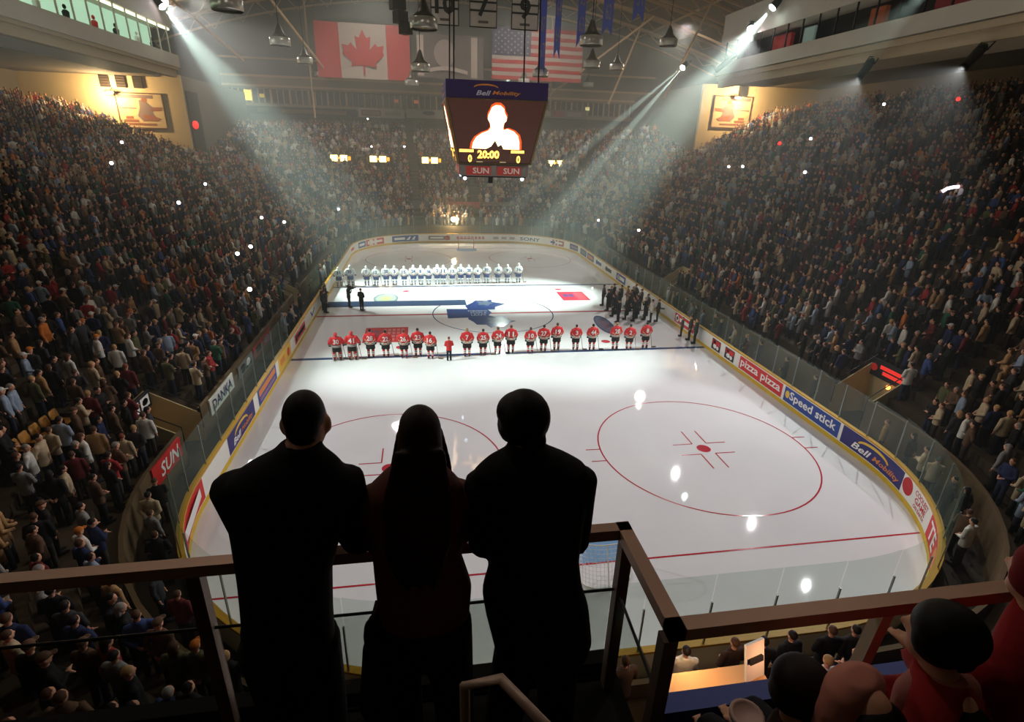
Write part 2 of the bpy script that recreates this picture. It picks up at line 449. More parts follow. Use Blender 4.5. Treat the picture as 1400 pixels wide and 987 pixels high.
ad(s_c - 2.75, 2.6, 0.84, 0.64, M_adred, [('TE', -.55, 0, 1.1, 0.6, M_letter_white)], [(ell(.7, 0, .45, .32), M_adorange), (ell(.7, 0, .25, .2), M_letter_white)])
for k, (dx, c) in enumerate(((6.0, M_adblue), (9.0, M_adred))): ad(s_c - dx, 2.2, 0.7, 0.64, c, shapes=[(ell(0, 0, .8, .22), M_letter_white)])
# right side beyond the gate
ad(S_R(-5.2), 3.0, 0.66, 0.64, M_adred, shapes=[(ell(-1.1, 0, .28, .26), M_letter_white), (ell(-1.1, 0, .15, .14), M_adred), (rect(-.7, 1.3, -.12, .14), M_letter_white)])
ad(S_R(-1.4), 1.1, 0.6, 0.62, M_white, shapes=[([(-.5, .2), (-.3, -.2), (.5, .0), (.5, .1), (-.2, -.05), (-.3, .22)], M_adblack)])
for yc, c, c2 in ((8.0, M_adblue, M_letter_white), (11.6, M_white, M_adblack), (14.8, M_white, M_adblue), (17.8, M_adnavy, M_adorange), (20.6, M_adnavy, M_adgrey)):
    ad(S_R(yc), 2.5, 0.68, 0.63, c, shapes=[(rect(-.95, .9, -.16, .16), c2), (ell(-.6, 0, .18, .26), c2)])
# far end
ad(S_F(-10.3) + 1.4, 2.9, 0.72, 0.62, M_adred, shapes=[(rect(-1.2, -.9, -.2, .2), M_letter_white), (rect(-.75, 1.2, -.12, .16), M_letter_white)])
ad(S_F(-7.0) + .4, 3.4, 0.72, 0.62, M_adblue, shapes=[(rect(-1.4, .0, -.14, .14), M_letter_white), ([(.15, -.2), (.6, .22), (.75, .22), (.55, -.2)], M_letter_white), ([(.85, -.2), (1.2, .22), (1.35, .22), (1.2, -.2)], M_letter_white)])
ad(S_F(-3.1), 2.7, 0.5, 0.62, M_adgrey, shapes=[(rect(-1.1, .5, -.1, .1), M_letter_white), (ell(1.0, 0, .3, .3), M_adred), (ell(1.0, 0, .18, .18), M_letter_white)])
ad(S_F(0.8), 3.8, 0.55, 0.62, M_white, shapes=[(rect(-1.7 + k * .46, -1.38 + k * .46, -.17, .17), mat('ad_rose', (196, 120, 120), 0.5)) for k in range(8)])
ad(S_F(5.2) , 3.2, 0.5, 0.62, M_white, shapes=[(rect(-1.4 + k * 1.05, -.75 + k * 1.05, -.17, .15), mat('ad_pale', (178, 172, 170), 0.5)) for k in range(3)])
ad(S_F(8.6) + .0, 3.1, 0.75, 0.62, M_white, [('SONY', 0, 0, 2.7, 0.42, mat('slate_blue', (60, 64, 104), 0.5))])
ad(S_F(12.1) , 1.5, 0.6, 0.62, M_white, shapes=[(rect(-.6, .6, -.12, .12), M_adblue)])
ad(LS + LA * .38, 2.0, 0.66, 0.62, mat('ad_rust', (170, 82, 70), 0.5), shapes=[(rect(-.8, .7, -.1, .14), M_letter_white)])
ad(LS + LA * .14, 2.1, 0.66, 0.62, M_adnavy, shapes=[(rect(-.8, .8, -.12, .12), mat('ad_mauve', (150, 110, 140), 0.5))])
s_fl = LS + LA + LE
for k, (f, w, c, c2) in enumerate(((.56, 1.3, M_white, M_adgrey), (.72, 1.6, M_adblue, M_letter_white), (.93, 2.0, M_white, M_adred))):
    ad(s_fl + LA * f, w, 0.66, 0.62, c, shapes=[(rect(-w * .35, w * .35, -.14, .14), c2)])
# left side
ad(S_L(-5.3), 3.5, 0.72, 0.63, M_white, shapes=[(rect(-1.55, 1.55, -.3, .3), M_adred), (ell(-1.1, 0, .25, .22), M_letter_white), (rect(-.7, 1.35, -.13, .13), M_letter_white)])
ad(S_L(-1.0), 2.4, 0.7, 0.63, M_white, shapes=[([(-.8, .2), (-.3, -.25), (.8, .1), (.8, .22), (-.25, -.05), (-.6, .26)], M_adblue)])
ad(S_L(-9.45), 2.9, 0.8, 0.64, M_adyellow, shapes=[(rect(-1.1, -.1, -.16, .2), M_adorange), (ell(.8, 0, .3, .25), M_adred)])
ad(S_L(-13.2), 3.4, 0.8, 0.64, M_adblue, shapes=[(rect(-1.5, 1.5, .0, .3), M_adorange), (rect(-1.4, 1.4, -.28, -.1), mat('ad_mauve', (150, 110, 140)))])
ad(S_L(-17.4), 3.6, 0.8, 0.64, M_adnavy, [('Bell', -.75, -.14, 1.0, 0.28, M_letter_white, .3), ('Mobility', .65, -.16, 1.6, 0.28, M_adorange, .3)], [(swoosh(-.1, .05, .9, .27), M_adyellow)])
ad(S_L(-21.9) + 1.5, 3.0, 0.8, 0.64, M_adred, shapes=[(rect(-1.2, 1.2, -.15, .2), M_letter_white)])
# glass panes and posts
gap = lambda s: (S_L(7.2) < s < S_L(-8.6))
NP = 96; wp = PER / NP
def ztop(s):
    x, y, nx, ny = outline(s); return 2.75 + 0.5 * abs(ny)
for i in range(NP):
    s0, s1 = i * wp, (i + 1) * wp
    if gap((s0 + s1) / 2): continue
    mb = MB(); ss = s_list(s0 + 0.012, s1 - 0.012, 0.45)
    z1 = ztop((s0 + s1) / 2)
    for a, b in zip(ss[:-1], ss[1:]): mb.add([at(a, 0.07, 1.14), at(b, 0.07, 1.14), at(b, 0.07, z1), at(a, 0.07, z1)], [(0, 1, 2, 3)])
    mb.build('glass_pane', M_glass, BOARDS)
    x, y, nx, ny = outline(s0)
    low = 0.62 if ny < -0.9 else 0.97
    MB().box(((x + nx * .10), (y + ny * .10), 1.14 + (z1 - 1.14) * low / 2), (0.04, 0.04, (z1 - 1.14) * low), atan2(ny, nx)).build('glass_post', M_steel, BOARDS)
# two separate panes shield the players bench on the left
for y0, y1 in ((1.2, 5.4),):
    MB().box((-13.4, (y0 + y1) / 2, 2.0), (0.02, y1 - y0, 1.7)).build('glass_pane', M_glass, BOARDS)

# ------------------------------------------------------------------ goals
def make_goal(y, sy, label):
    g = thing('hockey_goal', label, 'goal', (0, y, 0))
    fr = MB()
    for x in (-0.915, 0.915): fr.tube([(x, 0, 0), (x, 0, 1.22)], 0.03)
    fr.tube([(-0.945, 0, 1.22), (0.945, 0, 1.22)], 0.03)
    fr.build('goal_frame', M_adred, g, True)
    bk = MB(); pt = []
    for t in range(13):
        a = pi * t / 12; pt.append((0.915 * cos(a), sy * (0.35 + 0.75 * sin(a)) if 0 < t < 12 else 0, 0.03))
    bk.tube(pt, 0.025, 6); top = [(x, yy * 0.55, 1.22) for x, yy, _ in pt]; bk.tube(top, 0.022, 6)
    bk.tube([(0, sy * 1.1, 0.03), (0, sy * .6, 1.22)], 0.02, 6)
    bk.build('base_frame', M_white, g, True)
    nt = MB()
    for k in range(0, 13):
        for j in (0.0, 0.5):
            if k + j > 12: continue
            f = k + j; i0 = int(f); i1 = min(12, i0 + 1); w = f - i0
            lo = Vector(pt[i0]).lerp(Vector(pt[i1]), w); hi = Vector(top[i0]).lerp(Vector(top[i1]), w)
            nt.tube([lo, hi], 0.006, 4)
    for h in range(1, 10):
        nt.tube([Vector(a).lerp(Vector(b), h / 10) for a, b in zip(pt, top)], 0.006, 4)
    nt.build('netting', M_letter_white, g)
make_goal(-26.5, -1, 'hockey goal on the near goal line, behind the man in the long coat')
make_goal(26.5, 1, 'hockey goal on the far goal line in front of the far boards')

# ------------------------------------------------------------------ seating bowl
PITCHD, D0 = 0.85, 1.45
def slope(nx): return 0.475 + 0.055 * nx
def bowl_z(s, d): return 0.8 + slope(outline(s)[2]) * d
def dmax(s):
    x, y, nx, ny = outline(s)
    a = abs(ny)
    if ny > 0.001: return (33 if nx < 0 else 30.5) - 5.5 * min(1, a * 1.4)
    if ny < -0.001: return (33 if nx < 0 else 30.5) - 23.5 * min(1, a * 1.15)
    return 33 if nx < 0 else 30.5
VOMS = [(-1, -19.7, -17.9), (1, -20.3, -18.3), (-1, -0.4, 1.6), (1, 0.6, 2.6), (-1, 19.0, 20.8), (1, 19.0, 20.8)]
VD = 2.75
def in_vom(x, y, d, pad=0.0):
    for sd, y0, y1 in VOMS:
        if x * sd > 0 and y0 - pad < y < y1 + pad and d < VD + pad: return True
    return False
mb = MB()
ss = s_list(0, PER, 0.9)
for sd, y0, y1 in VOMS:
    for yy in (y0, y1): ss.append(S_R(yy) if sd > 0 else S_L(yy))
ss = sorted(set(round(s, 4) for s in ss))
for s0, s1 in zip(ss[:-1], ss[1:]):
    sm = (s0 + s1) / 2; dm = dmax(sm); x_, y_, nx_, ny_ = outline(sm)
    k = 0
    while D0 + k * PITCHD < dm:
        d = D0 + k * PITCHD
        if not in_vom(x_, y_, d + .1):
            za0, za1 = bowl_z(s0, d), bowl_z(s0, d + PITCHD); zb0, zb1 = bowl_z(s1, d), bowl_z(s1, d + PITCHD)
            mb.add([at(s0, d, za0), at(s1, d, zb0), at(s1, d + PITCHD, zb0), at(s0, d + PITCHD, za0), at(s1, d + PITCHD, zb1), at(s0, d + PITCHD, za1)], [(0, 1, 2, 3), (3, 2, 4, 5)])
        k += 1
o = struct(mb.build('floor_terrace', M_terrace)); o['label'] = 'stepped seating terraces all round the rink'
# walkway behind the boards and the low front wall of the stands
wk = strip(MB(), 0, PER, [(0.17, 0.3), (1.3, 0.3), (1.3, 0.0), (0.17, 0.0)], 0.9)
for sd, y0, y1 in VOMS: wk.box((sd * (14.25 + 1.4), (y0 + y1) / 2, 0.15), (2.8, y1 - y0, 0.3))
struct(wk.build('floor_walkway', mat('walkway', (52, 44, 34), 0.9, noise=0.15)))['label'] = 'dark walkway behind the rink glass'
def par_top(s): return bowl_z(s, D0) + 0.38
mb = MB()
for s0, s1 in zip(ss[:-1], ss[1:]):
    sm = (s0 + s1) / 2; x_, y_, nx_, ny_ = outline(sm)
    if in_vom(x_, y_, 1.4): continue
    P = []
    for s in (s0, s1):
        t = par_top(s); P += [at(s, 1.3, 0.3), at(s, 1.3, t), at(s, 1.42, t), at(s, 1.42, 0.3)]
    mb.add(P, [(0, 4, 5, 1), (1, 5, 6, 2), (2, 6, 7, 3)])
struct(mb.build('wall_front', mat('front_wall', (96, 76, 50), 0.8, noise=0.15, nscale=2)))['label'] = 'low brown front wall of the stands'
# passages through the stands
for k, (sd, y0, y1) in enumerate(VOMS):
    mb = MB(); s = S_R(y0) if sd > 0 else S_L(y0)
    x0, x1 = HX + 1.3, HX + D0 + PITCHD * 2 + .02
    za, zb = bowl_z(s, 1.3) + .2, bowl_z(s, D0 + 2 * PITCHD) + .5
    for yy, th in ((y0, -.06), (y1, .06)):
        M = Matrix(((sd, 0, 0, 0), (0, 0, 1, yy), (0, 1, 0, 0), (0, 0, 0, 1)))
        mb.prism([(x0, .3), (x1, .3), (x1, zb), (x0, za)], min(0, th), max(0, th), M)
    mb.box((sd * (x1 + .05), (y0 + y1) / 2, (zb + .3) / 2), (.1, y1 - y0 + .1, zb - .3))
    w = struct(mb.build('wall_passage_%d' % (k + 1), M_beige)); w['label'] = 'beige side walls of a passage into the stands'
    rl = MB()
    for yy in (y0, y1):
        rl.tube([(sd * x0, yy, .9), (sd * x0, yy, za + .35), (sd * x1, yy, zb + .3), (sd * x1, yy, zb)], .025, 6)
    rl.build('handrail', M_dark, w)
# ------------------------------------------------------------------ signs on the front walls
def wall_sign(name, label, side, y0, y1, z0, z1, bg, texts=(), shapes=(), x=14.2, cat='sign'):
    o = MB().box((side * x, (y0 + y1) / 2, (z0 + z1) / 2), (0.06, abs(y1 - y0), z1 - z0)).build(name, bg)
    tag(o, label, cat)
    yc, zc = (y0 + y1) / 2, (z0 + z1) / 2; xx = side * (x - .036)
    def put(V, F, dx, m, nm):
        MB().add([(xx - side * dx, yc - side * u, zc + v) for u, v in V], F).build(nm, m, o)
    for t in texts:
        V, F = text_geo(t[0], t[3], t[4], t[6] if len(t) > 6 else 0, .02); put([(a + t[1], b + t[2]) for a, b in V], F, .006, t[5], 'lettering')
    for V, m in shapes: put(V, [tuple(range(len(V)))], .003, m, 'printed_mark')
    return o
wall_sign('stand_sign', 'white sign with dark blue capital letters on the left front wall', -1, -17.1, -14.1, .98, 1.72, M_white, [('DANKA', 0, 0, 2.5, .46, mat('sign_navy', (26, 36, 92), .5))])
wall_sign('stand_sign', 'grey sign with dark scribbled figure just past the white lettered wall sign', -1, -13.3, -10.9, .98, 1.6, M_adgrey, shapes=[(ell(-.5, 0, .4, .22), M_adblack), (ell(.4, .02, .3, .2), M_letter_white), (rect(-.1, .9, -.22, -.1), M_adblack)])
wall_sign('stand_sign', 'dull red sign farthest along the left front wall', -1, -10.7, -7.2, .98, 1.62, mat('dull_red', (150, 66, 54), .6), shapes=[(rect(-1.3, -.3, -.15, .18), M_adblack), (ell(.8, 0, .5, .2), mat('ad_mauve', (150, 110, 140)))])
wall_sign('stand_banner', 'red banner with slanted white capitals on the left front wall near the corner', -1, -22.4, -20.2, 1.02, 1.78, M_adred, [('SUN', .15, 0, 1.5, .5, M_letter_white, .25)], cat='banner')
wall_sign('passage_sign', 'black sign with white and red panels over the left passage', -1, -19.65, -17.95, 2.05, 2.75, M_adblack, shapes=[(rect(-.72, -.08, -.22, .22), M_letter_white), (rect(.06, .72, -.22, .22), M_letter_white), (ell(.4, 0, .22, .14), M_adred), (ell(-.4, 0, .18, .14), M_adblack)], x=15.98)
wall_sign('passage_sign', 'dark sign with glowing red script over the right passage', 1, -20.45, -18.15, 2.3, 3.15, M_adblack, shapes=[(ell(-.85, 0, .2, .18), mat('neon_dim', (160, 40, 36), .5, emit=(190, 40, 30), estr=.25)), (rect(-.5, .9, .04, .22), mat('neon_red', (200, 40, 36), .5, emit=(230, 50, 40), estr=.8)), (rect(-.3, 1.0, -.2, -.03), MATS['neon_red'])], x=15.98)
for x, y, z, lab in ((-15.85, -19.5, 1.9, 'small lit orange exit lamp under the black left passage sign'), (15.85, -19.6, 2.15, 'small lit orange exit lamp under the glowing right passage sign')):
    o = MB().ball((x, y, z), .1, 10, 6).build('exit_lamp', mat('exit_glow', (255, 150, 60), .5, emit=(255, 150, 60), estr=6)); tag(o, lab, 'lamp')

# ------------------------------------------------------------------ big walls and roof
def slab(name, lo, hi, m, label=None):
    o = MB().box([(a + b) / 2 for a, b in zip(lo, hi)], [b - a for a, b in zip(lo, hi)]).build(name, m); struct(o)
    if label: o['label'] = label
    return o
M_shell = mat('shell_wall', (98, 90, 80), .9, noise=.12, nscale=.4)
M_roof = mat('roof_deck', (126, 114, 100), .9, noise=.12, nscale=.3)
M_girder = mat('girder', (196, 164, 126), .7, noise=.1)
slab('wall_left', (-47.5, -46, 0), (-47, 58, 26), M_shell); slab('wall_right', (47, -46, 0), (47.5, 58, 26), M_shell)
slab('wall_far', (-47, 57.6, 0), (47, 58, 34), M_shell); slab('wall_near', (-47, -46.5, 0), (47, -46, 34), M_shell)
slab('wall_corner_left', (-47, 32.5, 6), (-31.0, 32.9, 17.9), M_tan, 'tan end wall above the left stand, lit by a lamp')
slab('wall_corner_right', (30.6, 32.5, 8), (47, 32.9, 19.6), M_tan, 'tan end wall above the right stand, lit by a lamp')
slab('wall_return_left', (-31.4, 32.9, 6), (-31.0, 57.6, 17.9), mat('return_wall', (110, 100, 84), .85))
slab('wall_return_right', (30.6, 32.9, 8), (31.0, 57.6, 19.6), MATS['return_wall'])
slab('ceiling_left', (-47, -40, 17.6), (-33, 57.6, 17.9), mat('soffit', (92, 84, 74), .9, noise=.1)); slab('ceiling_right', (33, -40, 19.6), (47, 57.6, 19.9), MATS['soffit'])
mb = MB(); nx = 24
def roof_z(x): return 33 - 0.0042 * x * x
for i in range(nx):
    xa, xb = -47 + 94 * i / nx, -47 + 94 * (i + 1) / nx
    mb.add([(xa, -46, roof_z(xa)), (xb, -46, roof_z(xb)), (xb, 58, roof_z(xb)), (xa, 58, roof_z(xa))], [(0, 1, 2, 3)])
struct(mb.build('ceiling', M_roof))['label'] = 'shallow vaulted arena roof'
k = 0
for y in (20, 27, 34, 41, 48, 55):
    mb = MB(); xs = [-47 + 94 * i / 24 for i in range(25)]
    mb.tube([(x, y, roof_z(x) - .3) for x in xs], .22, 4); mb.tube([(x, y, roof_z(x) - 2.0) for x in xs], .18, 4)
    for a, b in zip(xs[:-1], xs[1:]):
        mb.tube([(a, y, roof_z(a) - .3), ((a + b) / 2, y, roof_z(a) - 2.0), (b, y, roof_z(b) - .3)], .09, 4)
    k += 1; struct(mb.build('trim_%d' % k, M_girder))['label'] = 'tan roof truss spanning the arena'
for x in (-30, -20, -10, 10, 20, 30):
    mb = MB().tube([(x, -20, roof_z(x) - 1.1), (x, 57, roof_z(x) - 1.1)], .16, 4); k += 1
    struct(mb.build('trim_%d' % k, M_girder))
# posts and diagonal braces of the roof frame above the far stand
for (a, b) in (((-24, 34, 30), (-17, 50, 19.5)), ((-20, 50, 30), (-20, 50, 14.5)), ((15, 52, 19), (26, 40, 28)), ((14.5, 50, 29), (15.2, 52, 17)), ((27, 46, 29), (24, 50, 18)), ((29, 30, 28), (27, 36, 18)), ((-31, 20, 27), (-25, 36, 20))):
    k += 1; struct(MB().tube([a, b], .14, 6).build('trim_%d' % k, M_girder))
# far end wall: ledge, box windows, adverts
slab('wall_far_ledge', (-33, 56.6, 15.9), (34, 57.6, 16.5), mat('ledge', (150, 134, 108), .8)); 
slab('wall_far_lintel', (-34, 56.6, 18.5), (35, 57.6, 20.4), mat('lintel', (142, 122, 94), .8, noise=.08))
for y_, z_ in ((56.5, 18.9), (56.5, 20.2), (56.9, 22.6)):
    k += 1; struct(MB().box((0, y_, z_), (68, .2, .28)).build('trim_%d' % k, M_girder))
M_pane = mat('box_dark', (46, 38, 32), .4)
wn = 0
for i in range(24):
    x = -31.5 + i * 2.78
    wn += 1; w = struct(MB().box((x, 57.3, 17.5), (2.5, .3, 1.75)).build('window_%d' % wn, M_pane))
    fr = MB()
    for dx in (-1.32, -.45, .45, 1.32): fr.box((x + dx, 57.0, 17.5), (.12, .3, 1.9))
    fr.build('window_frame', M_girder, w)
for x, c, st in ((-30.6, (240, 220, 90), 1.6), (-28.6, (220, 190, 80), .5), (-8.6, (200, 110, 70), .3), (-5.5, (210, 120, 80), .4), (22.6, (230, 220, 150), .8)):
    o = MB().box((x, 56.75, 17.55), (1.0 if st > 1 else .7, .12, 1.4 if st > 1 else .5)).build('lit_sign', mat('lit_%d' % int(abs(x) * 10), c, .5, emit=c, estr=st))
    tag(o, {-30.6: 'tall lit yellow panel at the left end of the far boxes', -28.6: 'small dim yellow light beside the tall yellow panel', -8.6: 'dim orange light in the far boxes left of the scoreboard', -5.5: 'dim orange light in the far boxes closest to the scoreboard', 22.6: 'pale lit panel in the far boxes right of the scoreboard'}[x], 'light')
def far_banner(label, x0, x1, z0, z1, bg, shapes, y=56.45):
    o = MB().box(((x0 + x1) / 2, y, (z0 + z1) / 2), (x1 - x0, .08, z1 - z0)).build('ad_banner', bg); tag(o, label, 'banner')
    for V, m in shapes: MB().add([((x0 + x1) / 2 + u, y - .06, (z0 + z1) / 2 + v) for u, v in V], [tuple(range(len(V)))]).build('printed_mark', m, o)
far_banner('long dark banner with tan strip under the far boxes', -31, -14.8, 15.0, 16.1, mat('ban_dark', (44, 40, 36), .7), [(rect(-3, 6.6, -.3, .25), mat('ban_tan', (120, 96, 66), .7)), (rect(-6.5, -5, -.3, .3), mat('ban_grey', (96, 92, 86), .7))])
far_banner('white banner with red outlined box under the far boxes', -14.5, -7.4, 15.05, 16.35, mat('ban_white', (176, 166, 152), .7), [(rect(-3.1, -.1, -.42, .4), mat('ban_red', (150, 60, 60), .7)), (rect(-2.9, -.3, -.26, .24), MATS['ban_white']), (rect(.5, 3.0, -.3, .3), mat('ban_pale', (156, 140, 126), .7))])
far_banner('white banner with a dark oval left of the scoreboard', -7.1, -1.2, 15.2, 16.5, MATS['ban_white'], [(ell(.6, .1, 1.0, .3), mat('ban_navy', (70, 66, 84), .7))])
far_banner('pale and red banner right of the scoreboard', 14.2, 22.4, 16.0, 17.2, mat('ban_grey2', (120, 118, 112), .7), [(rect(-1.6, .2, -.45, .45), MATS['ban_red']), (rect(-3.8, -2, -.4, .4), MATS['ban_white']), (rect(.8, 3.4, -.35, .35), MATS['ban_pale'])])
# advertising along the cross aisle of the far stand
def aisle_sign(label, x0, x1, m, y=35.9, z0=3.7, z1=4.5):
    tag(MB().box(((x0 + x1) / 2, y, (z0 + z1) / 2), (x1 - x0, .08, z1 - z0)).build('aisle_sign', m), label, 'sign')
aisle_sign('dull red aisle sign in the far stand, at the left', -12, -8, mat('aisle_red', (150, 62, 52), .7))
aisle_sign('blue grey aisle sign in the far stand beside the dull red one', -7.7, -2.6, mat('aisle_blue', (84, 92, 108), .7))
aisle_sign('bright red aisle sign in the middle of the far stand', -1.9, 2.6, mat('aisle_red2', (190, 70, 60), .7))
aisle_sign('pale aisle sign in the far stand right of the bright red one', 3.0, 8.8, mat('aisle_pale', (140, 130, 118), .7))
aisle_sign('short red aisle sign in the far stand, at the right', 10.5, 13.2, MATS['aisle_red'])

# lit pictures on the corner walls
def picture(label, cx, w, z0, z1, y=32.42, flip=1):
    h = z1 - z0; zc = (z0 + z1) / 2
    o = MB().box((cx, y, zc), (w, .1, h)).build('wall_picture', mat('pic_ground', (196, 172, 128), .7)); tag(o, label, 'picture')
    fr = MB()
    for dx in (-w / 2, w / 2): fr.box((cx + dx, y - .04, zc), (.12, .14, h + .12))
    for dz in (-h / 2, h / 2): fr.box((cx, y - .04, zc + dz), (w, .14, .12))
    fr.build('picture_frame', mat('pic_frame', (92, 58, 44), .6), o)
    brown = mat('pic_brown', (140, 84, 60), .7); grey = mat('pic_grey', (120, 100, 96), .7)
    def P(V, m, dz=-.07): MB().add([(cx + flip * u * w, y + dz, zc + v * h) for u, v in V], [tuple(range(len(V)))] if flip > 0 else [tuple(reversed(range(len(V))))]).build('printed_mark', m, o)
    P(rect(-.46, .3, .36, .46), grey); P(rect(-.46, -.1, .05, .09), grey); P(rect(.1, .46, .05, .12), brown)
    P([(-.02, .1), (-.1, -.15), (.0, -.3), (.2, -.28), (.3, -.18), (.24, -.05), (.3, .08), (.16, .22), (.1, .34), (-.02, .3)], grey, -.075)
    P([(.0, -.1), (.22, -.12), (.4, -.22), (.3, -.3), (.05, -.28)], brown, -.08)
    P(ell(.1, .32, .06, .07), brown, -.08); P(rect(-.4, .28, -.42, -.36), brown); P(rect(-.4, -.1, -.33, -.26), brown)
    P(rect(-.36, -.2, -.24, -.16), brown); P([(.2, .0), (.44, .02), (.44, .05), (.2, .06)], brown, -.08)
picture('framed picture of a skater on the left tan wall', -35.5, 4.7, 12.4, 15.9)
picture('framed picture of a skater on the right tan wall', 34.9, 5.2, 14.6, 18.3, flip=-1)
for x, lab in ((-38.6, 'leftmost of three dark vents on the left tan wall'), (-37.0, 'middle of three dark vents on the left tan wall'), (-35.3, 'rightmost of three dark vents on the left tan wall')):
    o = MB().box((x, 32.4, 17.0), (.95, .2, 1.2)).build('wall_vent', mat('vent_brown', (70, 54, 44), .8)); tag(o, lab, 'vent')
    sl = MB()
    for j in range(5): sl.box((x, 32.28, 16.5 + j * .25), (.88, .06, .08))
    sl.build('vent_slats', M_dark, o)
def wall_lamp(label, x, z, y=31.6):
    t = thing('wall_lamp', label, 'lamp', (x, y, z))
    MB().box((0, .15, 0), (.9, .3, .25)).build('housing', M_dark, t); MB().tube([(0, .2, .1), (0, .85, .5)], .04, 6).build('bracket', M_dark, t)
    MB().ball((0, -.05, -.12), (.42, .18, .16), 10, 6).build('bulb', mat('bulb_warm', (255, 220, 150), .5, emit=(255, 214, 140), estr=12), t)
wall_lamp('lit lamp shining over the left wall picture', -38.0, 15.9); wall_lamp('lit lamp shining over the right wall picture', 35.0, 18.2)
o = MB().box((35.9, 32.2, 19.0), (.9, .7, 1.4)).build('loudspeaker', M_dark); tag(o, 'dark box loudspeaker hanging above the right wall picture', 'loudspeaker')
# dark strip, red round lamp on the left return wall
o = MB().box((-30.9, 34.8, 13.2), (.2, 3.2, 6.4)).build('banner_strip', mat('strip_dark', (44, 40, 36), .8)); tag(o, 'tall dark hanging strip beside the left tan wall', 'banner')
o = MB().ball((-30.6, 33.6, 12.9), (.3, .55, .45), 14, 8).build('round_lamp', mat('lamp_red', (255, 40, 40), .5, emit=(255, 36, 40), estr=1.2)); tag(o, 'round red lamp on the dark strip beside the left wall', 'lamp')
# cable looping up the right wall
cb = MB().tube([(30.4, 32.3, 13.6), (30.5, 32.2, 12.0), (29.6, 31.6, 10.6), (27.5, 29.5, 9.3), (25.5, 27, 8.0), (24.2, 25, 7.2)], .06, 6).build('hanging_cable', mat('cable_pale', (190, 184, 160), .6)); tag(cb, 'pale cable curving down from the right tan wall over the crowd', 'cable')

# ------------------------------------------------------------------ side galleries (press boxes) hung under the roof
def gallery(side, xf, y0, y1, zb, zw0, zw1, zt, label, lit):
    t = thing('press_gallery', label, 'gallery', (side * xf, 0, 0))
    M_g = mat('gallery_grey', (190, 184, 170), .7, noise=.1, nscale=.8); M_g2 = mat('gallery_tan', (176, 158, 132), .7, noise=.1); 
    L = y1 - y0; yc = (y0 + y1) / 2
    def bx(mb, xa, xb, za, zb_): mb.box((side * (xa + xb) / 2, yc, (za + zb_) / 2), (abs(xb - xa), L, zb_ - za))
    m1 = MB(); bx(m1, 0.0, 5, zw1, zt); m1.build('upper_fascia', M_g, t)
    m1 = MB(); bx(m1, -.15, 5, zw0 - .95, zw0); bx(m1, .3, 5, zw0 - 1.5, zw0 - .95); m1.build('lower_fascia', M_g, t)
    m1 = MB(); bx(m1, .0, .9, zb + .55, zb + .9); bx(m1, .25, .8, zb, zb + .55); bx(m1, .8, 5, zb + .25, zb + .45); m1.build('bottom_beam', M_g2, t)
    m1 = MB(); n = int(L / 5)
    for i in range(n + 1):
        y = y0 + L * i / n; m1.box((side * .5, y, (zb + zw0) / 2), (.25, .3, zw0 - zb)); m1.tube([(side * .5, y, zb + .6), (side * 2.4, y + .6, zw0 - 1.4)], .08, 5)
    m1.build('hanger_posts', M_g2, t)
    m1 = MB(); bx(m1, 1.7, 1.9, zw0, zw1)
    m1.build('back_panel', mat('gallery_lit', (150, 190, 160), .8, emit=(178, 218, 190), estr=.75) if lit else mat('gallery_dim', (60, 62, 66), .8), t)
    n = int(L / 1.7)
    for i in range(n):
        y = y0 + L * (i + .5) / n
        if abs(y - yc) < L / 2: MB().box((side * .12, y, (zw0 + zw1) / 2), (.08, .1, zw1 - zw0)).build('mullion', M_g if lit else M_dark, t)
    if lit:
        MB().box((side * .3, yc, zw1 - .1), (.2, L, .12)).build('light_strip', mat('strip_lit', (255, 250, 220), .5, emit=(250, 250, 215), estr=2.2), t)
    else:
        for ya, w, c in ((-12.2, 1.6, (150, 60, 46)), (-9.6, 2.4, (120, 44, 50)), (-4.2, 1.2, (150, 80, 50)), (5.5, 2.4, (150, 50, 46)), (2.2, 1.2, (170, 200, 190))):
            MB().box((side * 1.2, ya, (zw0 + zw1) / 2 - .1), (.3, w, zw1 - zw0 - .5)).build('lit_window', mat('cur_%d' % int(ya * 10), c, .8, emit=c, estr=.12), t)  # curtain panels with the dim room light behind put into their own glow
    return t
gallery(-1, 25.5, -34, 17.5, 16.5, 18.2, 20.2, 22.5, 'long press gallery with pale green lit windows over the left stand', True)
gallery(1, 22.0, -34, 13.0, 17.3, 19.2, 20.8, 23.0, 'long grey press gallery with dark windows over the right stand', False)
for i, (y, c) in enumerate(((15.2, 'dark'), (12.6, 'white'), (9.4, 'dark'), (6.6, 'red'), (3.4, 'dark'), (.6, 'white'))):
    m_ = MB().loft([(0, 0, 0, .16, .12), (0, 0, .5, .22, .14), (0, 0, .62, .1, .09)], 10); m_.ball((0, 0, .78), (.1, .12, .14), 8, 6)
    o = m_.build('person', {'dark': M_black, 'white': M_letter_white, 'red': M_adred}[c], None, True); o.location = (-26.3, y, 18.25)
    tag(o, '%s clad person seated at the lit left gallery window, %s from its far end' % (c, ['first', 'second', 'third', 'fourth', 'fifth', 'sixth'][i]), 'person', 'people in the lit gallery')

